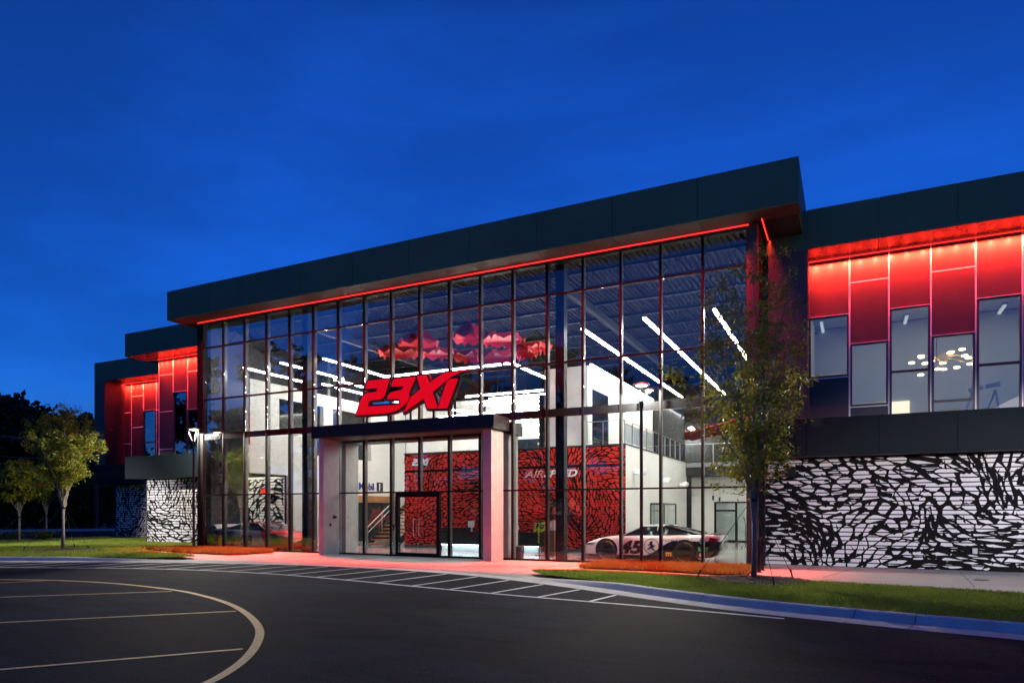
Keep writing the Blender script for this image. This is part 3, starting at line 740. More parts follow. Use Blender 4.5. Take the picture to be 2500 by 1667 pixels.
# wing on the side of the red race car, stepping back once
cL1 = [-33.46, -32.32, -31.19, -30.05, -28.9, -27.8, -26.9]
planL1 = [[('p', 9.95, 9.1), ('p', 9.1, 7.12), ('p', 7.12, 5.12), ('p', 5.1, 4.6)], [('p', 9.95, 8.1), ('w', 8.1, 4.6)], [('p', 9.95, 9.1), ('p', 9.1, 7.12), ('w', 7.1, 4.6)]]
wing(-34.42, -27.0, 1.4, [-34.42, -32.46, -30.35, -28.24, -26.98], cL1, planL1, -33.44, -27.0, left_side=True, board_x=(-33.45, -26.99), seed=23, cw_=.36, ch_=.26, wd=.082, boards_joined=True)
cL2 = [-42.18, -41.2, -40.02, -38.78, -37.6, -36.4, -35.2, -34.0]
planL2 = [[('p', 9.95, 8.1), ('p', 8.1, 6.1), ('p', 6.1, 4.6)], [('p', 9.95, 9.1), ('p', 9.1, 7.12), ('p', 7.1, 4.6)], [('p', 9.95, 8.1), ('w6.1', 8.1, 4.6)]]
wing(-42.95, -33.6, 5.1, [-42.95, -40.85, -38.75, -36.65, -33.6], cL2, planL2, -42.1, -33.6, pier=(-42.95, -41.88, True), left_side=True, board_x=(-41.7, -33.55), seed=37, cw_=.34, ch_=.25, wd=.075, boards_joined=True)
# the sky never shows through the wings: floor, back and ceiling of the rooms behind
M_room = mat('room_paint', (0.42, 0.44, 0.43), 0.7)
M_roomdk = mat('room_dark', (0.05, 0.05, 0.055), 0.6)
part(MB().box(-1.3, 14, 2.83, 10, 4.50, 4.56).box(-1.3, 14, 8.5, 8.7, 4.57, 9.1).box(-1.35, -1.21, 2.85, 8.48, 4.57, 9.1).box(14, 14.2, 2.0, 10, 0, 10), 'upstairs_room', M_room)
part(B(-1.2, 13.99, 2.84, 8.49, 9.12, 9.2), 'room_ceiling', M_room)
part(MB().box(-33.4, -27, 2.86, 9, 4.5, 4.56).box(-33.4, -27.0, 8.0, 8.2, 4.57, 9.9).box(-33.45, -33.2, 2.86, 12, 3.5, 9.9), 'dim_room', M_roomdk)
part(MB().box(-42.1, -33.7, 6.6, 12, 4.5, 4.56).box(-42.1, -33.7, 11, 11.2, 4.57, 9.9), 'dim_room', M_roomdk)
# ================================================================== LOBBY INTERIOR (fixed parts of the building)
RW0, RW1, RY, RZ = -19.2, -8.2, 5.30, 4.55
blk = part(B(RW0, RW1, RY + .045, 17.0, .02, RZ - .06), 'mezzanine_block', M_whitewall)
B(RW0 - .02, RW1 + .03, RY - .02, 17.0, RZ - .058, RZ).build('mezzanine_floor_edge', M_intdark, blk)
fw = part(B(RW0 + .01, RW1 - .005, RY + .02, RY + .044, .02, RZ - .06), 'feature_wall', M_blackpaint)
m = MB()
k = 0
while .16 + k * .105 < RZ - .16:
    z0 = .16 + k * .105
    if abs(z0 - 3.62) > .06: m.box(RW0 + .01, RW1 - .005, RY, RY + .019, z0, z0 + .09)
    k += 1
stuff(m.build('red_boards', M_redboard, fw))
B(RW0 + .01, RW1 - .005, RY - .012, RY + .018, .02, .15).build('skirting', M_intdark, fw)
W_, H_ = RW1 - RW0, RZ - .22
r_ = random.Random(5)
pol = voronoi(W_, H_, .25, .17, 77, swirl([(r_.uniform(0, W_), r_.uniform(0, H_), r_.uniform(.8, 1.8), r_.choice((-1, 1)) * r_.uniform(.7, 1.6)) for _ in range(14)], .12), .053, .93, .3)
print_mesh(pol, lambda a, b, e: (RW0 + a, RY - .003 - e, .15 + b), 'printed_pattern', M_blackpaint, fw)
# lobby signs on the feature wall
t = place_text('wall_lettering', 'AIR', M_white, (-12.75, RY - .02, 3.24), (1, 0, 0), (0, 0, 1), .42, None, shear=.32, extrude=.008, fit=.88)
tag(t, 'outlined white AIR lettering starting the word on the red printed wall', 'sign')
t = place_text('wall_lettering', 'SPEED', M_white, (-11.86, RY - .02, 3.24), (1, 0, 0), (0, 0, 1), .42, None, shear=.32, bold=.012, extrude=.008, fit=1.55)
tag(t, 'solid white SPEED lettering ending the word on the red printed wall', 'sign')
place_text('letter_inlay', 'AIR', M_redboard, (-12.732, RY - .0285, 3.253), (1, 0, 0), (0, 0, 1), .36, bpy.data.objects['wall_lettering'], shear=.32, bold=-.008, extrude=.001, fit=.83)
# left white wall, windows in it, the jog behind
lw = part(MB().box(-24.6, -24.2, .45, 4.4, 3.5, 7.75).box(-24.6, -24.2, 2.75, 12.5, .02, 3.499).box(-24.6, -24.25, 4.401, 12.5, 3.5, 4.6).box(-24.6, -24.25, 4.401, 12.5, 7.15, 7.75).box(-24.6, -24.25, 4.401, 4.6, 4.601, 7.149).box(-24.6, -24.25, 5.3, 6.0, 4.601, 7.149).box(-24.6, -24.25, 9.2, 12.5, 4.601, 7.149), 'lobby_wall', M_whitewall)
M_dkglass = mat('dark_office_glass', (0.012, 0.014, 0.016), 0.05)
B(-24.199, -24.18, 2.2, 3.8, 5.45, 7.1).build('office_window', M_dkglass, lw)
B(-24.6, -24.5, 4.6, 5.3, 4.6, 7.15).build('office_window', M_dkglass, lw)
B(-24.6, -24.5, 6.0, 9.2, 4.6, 7.15).build('office_window', M_dkglass, lw)
bwi = part(B(-26.79, -24.3, 2.64, 2.74, .02, 3.499), 'board_wall', M_blackpaint)
m = MB()
for k in range(25): m.box(-26.79, -24.3, 2.6, 2.638, .03 + k * .137, .03 + k * .137 + .112)
stuff(m.build('boards', M_board, bwi))
pol = voronoi(2.45, 3.3, .42, .3, 91, swirl([(1, 1.5, 1.4, 1.0)]), .12, .95, .5)
print_mesh(pol, lambda a, b, e: (-26.77 + a, 2.597 - e, .03 + b), 'printed_pattern', M_blackpaint, bwi)
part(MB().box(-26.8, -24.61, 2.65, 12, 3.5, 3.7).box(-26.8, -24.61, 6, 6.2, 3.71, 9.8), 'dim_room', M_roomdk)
# back walls
part(MB().box(-24.2, -19.25, 12.5, 12.7, .02, 8.2), 'lobby_wall', M_whitewall)
part(MB().box(-19.2, -12.05, 13.5, 13.7, 5.9, 8.3), 'lobby_wall', M_whitewall)
part(B(-19.2, -12.05, 13.52, 13.68, 4.56, 5.899), 'office_glazing', M_dkglass)
up = part(MB().box(-12.0, -10.0, 5.75, 6.3, 4.552, 8.0).box(-12.0, -10.0, 6.301, 8.6, 7.1, 8.0).box(-12.0, -10.0, 8.601, 16.5, 4.552, 8.0).box(-12.0, -10.05, 6.301, 8.6, 4.552, 7.099), 'stair_tower_wall', M_whitewall)
B(-10.049, -10.03, 6.301, 8.6, 4.6, 7.099).build('office_window', M_dkglass, up)
B(-12.3, -12.01, 5.76, 6.2, 4.56, 6.9).build('office_window', M_dkglass, up)
part(MB().box(-10.0, -8.25, 16.6, 16.8, 4.56, 8.0), 'office_glazing', M_dkglass)
part(B(-26.8, -2.5, 25.8, 26, 0.02, 10.55), 'back_wall', M_intdark)
part(B(-2.62, -2.5, 2.05, 26, 0.02, 10.5), 'lobby_end_wall', M_whitewall)
# bridge, wall with the glazed door below it
br = part(B(-8.19, -2.63, 16.8, 18.2, 3.75, 4.42), 'bridge', M_steel)
B(-8.19, -2.63, 16.75, 16.799, 4.22, 4.44).build('bridge_edge', mat('grey_steel', (0.2, 0.2, 0.21), .5), br)
bk = part(MB().box(-8.18, -6.9, 18.3, 18.5, .02, 3.74).box(-6.9, -2.63, 18.3, 18.5, 2.32, 3.74).box(-8.18, -2.63, 18.21, 18.5, 4.45, 4.55), 'back_lobby_wall', M_whitewall)
gd = part(MB().box(-6.9, -6.8, 18.28, 18.42, .02, 2.3).box(-5.75, -5.65, 18.28, 18.42, .02, 2.3).box(-2.8, -2.7, 18.28, 18.42, .02, 2.3).box(-6.79, -2.81, 18.28, 18.42, 2.22, 2.3).box(-6.79, -5.76, 18.29, 18.41, 1.75, 1.85).box(-6.79, -5.76, 18.29, 18.41, .02, .12).box(-5.64, -2.81, 18.29, 18.41, .02, .1), 'glazed_door_screen', M_frame)
B(-6.79, -5.76, 18.34, 18.35, .13, 1.74).build('door_leaf', M_railglass, gd); B(-5.64, -2.81, 18.34, 18.35, .11, 2.21).build('glass_pane', M_railglass, gd)
part(MB().box(-7.5, -2.63, 22.0, 22.2, .02, 3.2).box(-7.6, -7.5, 18.6, 22.2, .02, 3.2), 'back_room', mat('pale_room', (.62, .66, .66), .6))
part(B(-7.5, -2.63, 18.6, 22, 3.0, 3.05), 'room_ceiling', M_whitewall)
place_text('glass_lettering', 'leidos', M_white, (-6.45, 18.33, 1.5), (1, 0, 0), (0, 0, 1), .2, gd, extrude=.001)
# office beyond the bridge: dark ceiling with red slanted baffles
part(MB().box(-9.9, -2.63, 18.6, 25.7, 8.4, 8.5), 'office_ceiling', M_intdark)
M_baffle = mat('red_baffle', (.5, .015, .015), .5)
for k in range(4):
    m = MB(); y = 19 + k * 1.6
    m.add([(-9.5, y, 6.2 + .1 * k), (-3.0, y, 7.6), (-3.0, y + .9, 7.6), (-9.5, y + .9, 6.2 + .1 * k), (-9.5, y, 6.3 + .1 * k), (-3.0, y, 7.7), (-3.0, y + .9, 7.7), (-9.5, y + .9, 6.3 + .1 * k)],
          [(0, 3, 2, 1), (4, 5, 6, 7), (0, 1, 5, 4), (1, 2, 6, 5), (2, 3, 7, 6), (3, 0, 4, 7)])
    part(m, 'ceiling_baffle', M_baffle)
part(B(-3.45, -2.63, 16.81, 17.2, 4.43, 8.4), 'lobby_wall', M_whitewall)

# glass railing round the mezzanine
rail = tag(MB().tube([(-10.2, 5.40, 5.52), (-8.27, 5.40, 5.52), (-8.27, 16.82, 5.52), (-3.5, 16.82, 5.46)], .022, 8).build('mezzanine_railing', M_rail), 'steel and glass railing around the mezzanine above the red printed wall', 'railing')
posts = [(-10.15, 5.40), (-9.2, 5.40), (-8.27, 5.40)] + [(-8.27, 5.40 + 1.14 * k) for k in range(1, 10)] + [(-8.27, 16.82), (-6.7, 16.82), (-5.1, 16.82), (-3.55, 16.82)]
for x, y in posts: B(x - .02, x + .02, y - .02, y + .02, 4.556 if y < 16.8 else 4.425, 5.50).build('post', M_rail, rail)
for (xa, ya), (xb, yb) in zip(posts, posts[1:]):
    a, b = Vector((xa, ya, 5.02)), Vector((xb, yb, 5.02)); d = (b - a).normalized() * .06
    MB().obox(a + d, b - d, .012, .78).build('glass_panel', M_railglass, rail)

# open stair with oak treads
st = tag(MB().obox((-21.12, 4.95, .12), (-21.12, 12.1, 4.45), .05, .28).obox((-19.42, 4.95, .12), (-19.42, 12.1, 4.45), .05, .28).build('staircase', M_steel), 'open riser staircase with oak treads beside the red printed wall', 'staircase')
for k in range(25):
    f = k / 25.0; y, z = 5.0 + f * 7.1, .18 + f * 4.36
    if k == 0: tm = B(-.82, .82, -.14, .14, -.035, .035).build('tread', M_wood, st, loc=(-20.27, y, z)).data
    else: link('tread', tm, st, (-20.27, y, z))
for xr in (-21.1, -19.44):
    MB().tube([(xr, 4.85, .95), (xr, 5.05, 1.08), (xr, 12.1, 5.4)], .02, 8).tube([(xr, 4.95, .72), (xr, 5.05, .80), (xr, 12.1, 5.12)], .014, 8).build('handrail', M_rail, st)
    for f in (0, .16, .33, .5, .66, .83):
        y = 4.9 + f * 7.1; z = .03 + f * 4.33
        MB().tube([(xr, y, z), (xr, y, z + 1.0)], .018, 8).build('handrail_post', M_rail, st)
# oak header and black glass panel with the winged horse on the left wall
hp = tag(B(-24.198, -24.13, 7.6, 11.4, .1, 2.25).build('wall_panel_display', mat('smoked_panel', (.02, .025, .026), .12)), 'black glossy wall panel with a faint red winged horse beside the stairs', 'wall panel')
B(-24.198, -23.9, 7.5, 11.5, 2.26, 2.62).build('oak_header', M_wood, hp)
horse = [(8.6, 1.1), (8.9, 1.35), (9.1, 1.75), (9.0, 2.0), (9.5, 1.85), (9.9, 2.05), (9.8, 1.8), (10.3, 1.9), (10.1, 1.6), (10.5, 1.45), (10.8, 1.6), (10.9, 1.4), (10.5, 1.25), (10.2, 1.2), (9.9, .95), (9.75, .7), (9.6, 1.0), (9.2, 1.05), (9.0, .75), (8.8, .9)]
MB().prism(horse, lambda a, b, d: (d, a, b), -24.128, -24.122).build('winged_horse_emblem', mat('dull_red', (.16, .02, .02), .4), hp)
sg = place_text('oil_brand_sign', 'M', mat('sign_blue', (.01, .03, .28), .4), (-24.19, 8.02, 2.96), (0, 1, 0), (0, 0, 1), .55, None, bold=.012, extrude=.02)
tag(sg, 'blue Mobil 1 lettering with a red o on the white lobby wall', 'sign')
place_text('letter', 'o', mat('sign_letter_red', (.7, .01, .02), .4), (-24.19, 8.52, 2.96), (0, 1, 0), (0, 0, 1), .55, sg, bold=.012, extrude=.02)
place_text('letter', 'bil', MATS['sign_blue'], (-24.19, 8.86, 2.96), (0, 1, 0), (0, 0, 1), .55, sg, bold=.012, extrude=.02)
B(-24.198, -24.17, 9.62, 10.18, 2.9, 3.42).build('numeral_box', M_black, sg)
place_text('letter', '1', M_white, (-24.165, 9.72, 2.96), (0, 1, 0), (0, 0, 1), .55, sg, bold=.012, extrude=.004)

# ------------------------------------------------------------------ 23XI marks
SIG2 = [(285, 475), (320, 350), (345, 322), (700, 292), (628, 560), (600, 612), (545, 650), (362, 672), (343, 747), (835, 714), (858, 700), (900, 770), (830, 822), (760, 852), (640, 880), (140, 910), (215, 640), (240, 590), (290, 540), (335, 518), (472, 505), (492, 462)]
SIG3 = [(735, 330), (770, 290), (1132, 262), (1125, 300), (1012, 550), (1032, 592), (985, 690), (900, 775), (856, 700), (838, 712), (850, 640), (638, 646), (662, 568), (700, 518), (895, 465), (915, 430), (712, 440)]
SIGX = [(1138, 300), (1145, 240), (1300, 235), (1345, 358), (1570, 200), (1640, 185), (2085, 150), (1860, 205), (1690, 290), (1620, 350), (1405, 520), (1485, 750), (1470, 800), (1310, 805), (1250, 635), (925, 858), (985, 692), (1040, 590), (1195, 465)]
SIGI = [(1622, 350), (1692, 292), (1825, 290), (1640, 795), (1472, 800), (1487, 750)]
def offs(poly, d):
    n = len(poly); A = sum(poly[i][0] * poly[(i + 1) % n][1] - poly[(i + 1) % n][0] * poly[i][1] for i in range(n)); s = 1 if A > 0 else -1; out = []
    for i in range(n):
        p0, p, p1 = Vector(poly[i - 1]), Vector(poly[i]), Vector(poly[(i + 1) % n])
        a, b = (p - p0).normalized(), (p1 - p).normalized(); na, nb = Vector((a.y, -a.x)) * s, Vector((b.y, -b.x)) * s
        bi = na + nb; L = bi.length
        bi = bi / L if L > .05 else na
        out.append(tuple(p + bi * min(d / max(bi.dot(na), .35), d * 2.2)))
    return out
def sig_world(Y):
    return [[onY(850 + x * .14881, 880 + y * .14881, Y) for x, y in P] for P in (SIG2, SIG3, SIGX, SIGI)]
SY = -1.12
letters = sig_world(SY)
sign = thing('building_sign', 'large glowing red 23XI sign with black edging standing on the entrance canopy', 'sign', (-14, SY, 5.08))
fnS = lambda a, b, d: (a + 14, d - SY, b - 5.08)
for i, P in enumerate(letters):
    lt_ = MB().prism(offs(P, -.014), fnS, SY - .06 - i * .003, SY - .03).build('letter', M_signred, sign)
    MB().prism(offs(P, .045), fnS, SY - .028 + i * .003, SY + .16 + i * .004).build('letter_return', M_black, lt_)
for x in (-16.4, -15.4, -14.4, -13.4, -12.5):
    z1 = 5.45
    MB().box(x - .03 + 14, x + .03 + 14, .03, .09, 0.002, z1 - 5.08 + .25).build('support_post', M_steel, sign)
# small white copy on the feature wall
ws = None
P0 = [q for P in letters for q in P]; mnx, mxx = min(p[0] for p in P0), max(p[0] for p in P0); mnz, mxz = min(p[1] for p in P0), max(p[1] for p in P0)
ws = thing('wall_emblem', 'small white 23XI emblem high on the red printed wall', 'sign', (-18.75, RY - .02, 3.93))
for i, P in enumerate(letters):
    MB().prism([((a - mnx) / (mxx - mnx) * 1.1, (b - mnz) / (mxz - mnz) * .33) for a, b in P], lambda a, b, d: (a, d, b), -.008 - i * .002, .006).build('letter', M_white, ws)

# ------------------------------------------------------------------ lights in the lobby
def tube_light(p0, p1, label, grp, w=.07, hang=None, seg=2.4, mt=None, power=None):
    a, b = Vector(p0), Vector(p1); L = (b - a).length; d = (b - a) / L; n = max(1, round(L / seg))
    t = thing('linear_light', label, 'light', tuple(a), 0, grp)
    for i in range(n):
        q0, q1 = d * (L * i / n + .02), d * (L * (i + 1) / n - .02)
        MB().obox(q0, q1, w, .05).build('diffuser', mt or M_tube, t)
        MB().obox(q0 + Vector((0, 0, .045)), q1 + Vector((0, 0, .045)), w * 1.5, .035).build('housing', M_white, t)
        if hang:
            for q in (q0 + d * .1, q1 - d * .1): MB().tube([q + Vector((0, 0, .06)), q + Vector((0, 0, hang - a.z))], .004, 5).build('suspension_wire', M_steel, t)
    return t
Z1 = 8.2
for x, y0, y1 in ((-8.45, .9, 17), (-6.12, .55, 17), (-3.85, .6, 14)):
    tube_light((x, y0, Z1), (x, y1, Z1), 'long white light line running deep into the lobby above the white race car', 'light lines above the white race car', .085, 9.8)
for x, y0, y1 in ((-24.35, .2, 4.5), (-22.1, .2, 4.3), (-19.9, .4, 4.7), (-22.6, 4.2, 9.5), (-23.9, 4.8, 11.5)):
    tube_light((x, y0, Z1), (x, y1, Z1), 'white light line running deep into the lobby above the red race car', 'light lines above the red race car', .075, 9.8)
tube_light((-19.9, 4.75, Z1), (-13.2, 4.75, Z1), 'white light line crossing the lobby above the red printed wall', None, .085, 9.8)
tube_light((-13.15, 4.8, Z1), (-13.15, 10.6, Z1), 'white light line turning back from the red wall towards the white stair tower', None, .085, 9.8)
rr = random.Random(4)
for k, (y, z, xa, xb) in enumerate([(6.5, 7.25, -16.5, -12.4), (7.1, 7.05, -17.0, -14.1), (7.1, 7.05, -13.7, -12.3), (7.8, 7.0, -16.5, -12.6), (8.5, 6.85, -14.5, -12.3), (9.2, 6.8, -15, -12.2), (9.9, 6.6, -17.0, -12.5), (10.6, 6.5, -18, -14.9), (11.2, 6.35, -16.5, -12.6), (11.8, 6.2, -14.5, -12.2), (12.4, 6.0, -15.5, -12.3), (6.9, 6.45, -18.3, -13.8), (7.6, 6.25, -18.5, -15.2)]):
    tube_light((xa, y, z), (xb, y, z), 'slim white light line hanging over the mezzanine office', 'mezzanine office light lines', .05, 9.0, 3.2)
for (xa, ya, xb, yb, z) in [(-14.2, 7.2, -13.2, 10.5, 6.95), (-16.2, 6.6, -14.6, 9.2, 6.4), (-17.5, 6.2, -16.7, 8.6, 6.7)]:
    tube_light((xa, ya, z), (xb, yb, z), 'slim slanting light line hanging over the mezzanine office', 'slanting office light lines', .05, 9.0, 4)
tube_light((-9.93, 5.9, 8.05), (-9.93, 16.3, 8.05), 'cove light washing the white stair tower wall', None, .06, None, 2.6, M_cove)
tube_light((-18.9, 13.3, 8.35), (-12.2, 13.3, 8.35), 'cove light washing the white wall behind the mezzanine', None, .06, None, 2.6, M_cove)
for (u0, v0, u1, v1) in [(1662, 1050, 1688, 1067), (1687, 1043, 1712, 1060), (1717, 1073, 1736, 1085), (1768, 1089, 1779, 1097), (1757, 1103, 1772, 1112)]:
    a, b = onZ(u0, v0, 7.3), onZ(u1, v1, 7.3)
    if b[1] > 25: b = (b[0], 25.0)
    s_ = min(1, 24.5 / max(a[1], 1)); a = (a[0] * 1, min(a[1], 24))
    tube_light((a[0], a[1], 7.3), (a[0] - .1, a[1] + 1.4, 7.3), 'short white ceiling light in the office with red baffles', 'office baffle lights', .12, None, 4)
# cool glow of the back room and a strip in it
tube_light((-5.5, 20.4, 2.85), (-2.9, 20.4, 2.85), 'white light strip in the room behind the glazed door', None, .2, None, 5, M_cove)
for (u, v) in [(1741, 1215), (1757, 1219)]:
    X, Zz = onY(u, v, 14)
    t = thing('pendant_lamp', 'small black cylinder pendant hanging before the glazed door', 'lamp', (X, 14, Zz), 0, 'black cylinder pendants')
    MB().lathe([(0, .12), (.055, .12), (.055, -.12), (0, -.12)], n=14).build('shade', M_black, t); MB().tube([(0, 0, .12), (0, 0, 3.7 - Zz)], .006, 5).build('cable', M_black, t)
    MB().lathe([(0, -.121), (.04, -.121)], n=12).build('lamp_lens', emis('warm_lens', (1, .85, .6), 6), t)
# wall spots
for (u, v) in [(1553, 1152), (1617, 1172), (1661, 1182)]:
    Yw, Zw = onX(u, v, -8.1)
    t = thing('wall_floodlight', 'white rounded floodlight fixed to the pale side wall', 'floodlight', (-8.19, Yw, Zw), 0, 'white wall floodlights')
    b = MB().prism([(.06, -.09), (.42, -.14), (.5, -.05), (.5, .08), (.42, .13), (.06, .06)], lambda a, b_, d: (a, d, b_), -.22, .22)
    o = b.build('housing', mat('fixture_white', (.8, .8, .8), .4), t); bv = o.modifiers.new('b', 'BEVEL'); bv.width = .03; bv.segments = 2
    MB().tube([(-.005, 0, 0), (.08, 0, 0)], .04, 10).build('bracket', M_white, t)
# exit signs
for (x, y, z, lab) in [(-25.2, 2.2, 2.62, 'red EXIT sign hanging in the glass corner above the red race car'), (-5.2, 19.0, 6.6, 'red EXIT sign under the red office baffles')]:
    e = tag(B(x - .2, x + .2, y, y + .05, z, z + .22).build('exit_sign', M_black), lab, 'sign')
    place_text('exit_letters', 'EXIT', emis('exit_red', (1, .02, .01), 4), (x - .17, y - .004, z + .03), (1, 0, 0), (0, 0, 1), .22, e, extrude=.001, fit=.34)
    MB().tube([(x, y + .025, z + .22), (x, y + .025, z + .8)], .008, 6).build('hanger', M_black, e)
rl = thing('round_pendant', 'flat round orange red pendant lamp upstairs behind the lobby wall windows', 'lamp', (-23.2, 6.6, 6.15))
MB().lathe([(0, .05), (.75, .05), (.8, 0), (.75, -.05), (0, -.05)], n=32).build('shade', emis('red_lamp', (1, .07, .015), 1.6), rl); MB().tube([(0, 0, .05), (0, 0, 3.3)], .01, 6).build('cable', M_black, rl)

# red folded canopies hanging under the ceiling
M_fold = mat('red_fabric', (.72, .02, .04), .6)
def canopy(u, v, Y, R0, hh, seed, lab):
    X, Zc = onY(u, v, Y); r = random.Random(seed)
    t = thing('folded_canopy', lab, 'sculpture', (X, Y, Zc), r.uniform(0, 1), 'red folded canopies')
    n = 6; m_ = MB()
    top = (0, 0, hh); rim = [(R0 * math.cos(2 * math.pi * k / n), R0 * math.sin(2 * math.pi * k / n), .0 + (.06 if k % 2 else 0)) for k in range(n)]
    low = [(R0 * .92 * math.cos(2 * math.pi * (k + .5) / n), R0 * .92 * math.sin(2 * math.pi * (k + .5) / n), -.22) for k in range(n)]
    m_.add([top] + rim + low, [(0, 1 + k, 1 + (k + 1) % n) for k in range(n)] + [(1 + k, 7 + k, 1 + (k + 1) % n) for k in range(n)])
    m_.build('shell', M_fold, t)
    for k in range(n):
        a = rim[k]; c, s = math.cos(2 * math.pi * k / n), math.sin(2 * math.pi * k / n); w = R0 * .20
        q = [(a[0] - s * w, a[1] + c * w, .05), (a[0] + s * w, a[1] - c * w, .05), (a[0] * 1.02, a[1] * 1.02, -.25), (a[0] * 1.12, a[1] * 1.12, .02)]
        MB().add(q, [(0, 3, 2), (3, 1, 2), (0, 2, 1), (0, 1, 3)]).build('folded_tip', M_fold, t)
    MB().tube([(0, 0, hh), (0, 0, 10.5 - Zc)], .006, 5).build('suspension_wire', M_steel, t)
for i, (u, v, Y, R0, hh) in enumerate([(975, 858, 2.6, .95, .10), (1022, 838, 4.6, .95, .95), (1072, 860, 3.4, .85, .10), (1145, 822, 4.4, .85, .80), (1148, 866, 2.8, .85, .10), (1222, 826, 4.2, 1.0, .14), (1215, 868, 2.6, .9, .12), (1268, 858, 3.6, .85, .30), (1302, 846, 4.8, .75, .10)]):
    canopy(u, v, Y, R0, hh, i, 'faceted red fabric canopy hanging in the cluster above the lobby lights')

# ------------------------------------------------------------------ reception desk and displays
dk = thing('reception_desk', 'long black reception desk with a glowing pale plinth', 'desk', (-14.0, 4.2, .02))
B(-2.5, 2.6, -.3, .35, .28, .80).build('front_panel', M_black, dk); B(-2.55, 2.65, -.35, .45, .802, .85).build('counter_top', mat('counter_dark', (.03, .03, .03), .25), dk)
B(-2.3, 2.4, -.1, .2, .0, .279).build('plinth', mat('pale_plinth', (.75, .8, .8), .4), dk)
B(-2.45, 2.55, -.28, -.25, .262, .278).build('glow_strip', emis('cool_strip', (.75, .95, 1.0), 9), dk)
B(-2.5, -1.0, -.05, .35, .852, 1.02).build('raised_counter', M_black, dk)
mo = tag(MB().box(-15.05, -14.75, 4.25, 4.28, 1.06, 1.34).box(-14.93, -14.87, 4.27, 4.33, .872, 1.1).build('desk_notice', M_white), 'white notice on a stand on the reception desk', 'notice')
dn = tag(MB().lathe([(.0, .12), (.08, .1), (.11, 0), (.0, 0)], (-14.3, 4.15, .872), 12).build('desk_ornament', M_white), 'small white rounded ornament on the reception desk', 'ornament')
ped = thing('trophy_pedestal', 'brown wooden pedestal carrying a bronze trophy', 'pedestal', (-10.35, 2.6, .02))
B(-.21, .21, -.21, .21, 0, 1.0).build('column', mat('brown_wood', (.16, .065, .03), .4, var=.2), ped); B(-.23, .23, -.23, .23, 1.001, 1.05).build('cap', M_rail, ped)
tp = thing('figure_trophy', 'dark bronze figure trophy with a raised arm on a silver plaque base', 'trophy', (-10.35, 2.6, 1.07))
B(-.17, .17, -.17, .17, 0, .32).build('plaque_base', mat('silver_base', (.55, .52, .52), .3, .6), tp); B(-.12, .12, -.174, -.171, .06, .26).build('plaque', M_white, tp)
M_bronze = mat('bronze', (.03, .022, .018), .35, .6)
mb = MB().tube([(-.04, 0, .32), (-.045, 0, .5), (-.03, 0, .66)], [.03, .032, .045], 8).tube([(.05, 0, .32), (.045, -.02, .5), (.03, 0, .66)], [.03, .032, .045], 8)
mb.tube([(0, 0, .63), (0, 0, .76), (0, 0, .88), (0, 0, .93)], [.065, .055, .075, .03], 10).tube([(0, 0, .92), (0, 0, .96), (.01, 0, 1.02), (.01, 0, 1.05)], [.02, .042, .045, .01], 10)
mb.tube([(.07, 0, .88), (.15, -.02, .97), (.22, -.02, 1.08)], [.028, .022, .018], 8).tube([(-.07, 0, .88), (-.13, -.02, .78), (-.17, -.05, .68)], [.028, .022, .018], 8).tube([(.18, -.02, 1.0), (.42, -.02, 1.3)], [.008, .004], 6)
mb.build('figure', M_bronze, tp, smooth=True)
js = thing('garland_stand', 'slim black stand draped with a neon yellow green garland', 'stand', (-11.0, 2.9, .02))
MB().tube([(0, 0, .02), (0, 0, 1.22)], .02, 8).build('pole', M_black, js); MB().lathe([(0, .02), (.2, .02), (.2, 0), (0, 0)], n=16).build('base', M_black, js)
MB().lathe([(.0, 1.3), (.15, 1.28), (.2, 1.2), (.22, 1.1), (.2, 1.05)], n=14).build('dark_cloth', M_black, js)
M_neon = mat('neon_green', (.5, .82, .03), .5)
m = MB(); rr = random.Random(9)
for k in range(90):
    a = rr.uniform(0, 6.28); z = rr.uniform(.95, 1.28); q = .17 + .06 * rr.random()
    c = Vector((q * math.cos(a), q * math.sin(a), z)); m.obox(c - Vector((.02, 0, .02)), c + Vector((.02, 0, .02)), .035, .03)
for k in range(22):
    c = Vector((.06 + .02 * math.sin(k), -.2, .95 - k * .022)); m.obox(c - Vector((.015, 0, .01)), c + Vector((.015, 0, .012)), .03, .02)
m.build('garland', M_neon, js)
hs = thing('helmet_stand', 'slim black stand holding a grey visor helmet', 'stand', (-11.75, 2.3, .02))
MB().tube([(0, 0, .02), (0, 0, .98)], .018, 8).build('pole', M_black, hs); MB().lathe([(0, .02), (.18, .02), (.18, 0), (0, 0)], n=16).build('base', M_black, hs)
MB().lathe([(0, 1.24), (.08, 1.22), (.13, 1.12), (.13, 1.04), (.1, .97), (0, .97)], n=16).build('helmet', mat('helmet_grey', (.35, .36, .36), .2), hs, smooth=True)
tb = thing('waste_bin', 'dark brown tapered waste bin by the entrance fin', 'bin', (-10.85, .78, .02))
MB().lathe([(0, 0), (.15, 0), (.19, .44), (.17, .44), (.14, .03)], n=24).build('body', mat('bin_brown', (.07, .04, .035), .4), tb, smooth=True); MB().lathe([(.17, .441), (.2, .441), (.2, .47), (.17, .47)], n=24).build('rim', M_rail, tb)
dcY, _ = onX(1565, 1300, -8.0)
dc = thing('display_case', 'dark framed glass display case against the pale side wall', 'display case', (-7.9, 10.5, .02))
m = MB()
for x in (-.28, .28):
    for y in (-1.3, 1.3): m.box(x - .025, x + .025, y - .025, y + .025, 0, 2.05)
m.box(-.3, .3, -1.32, 1.32, 2.051, 2.12).box(-.3, .3, -1.32, 1.32, 0.001, .5); m.build('frame', M_black, dc)
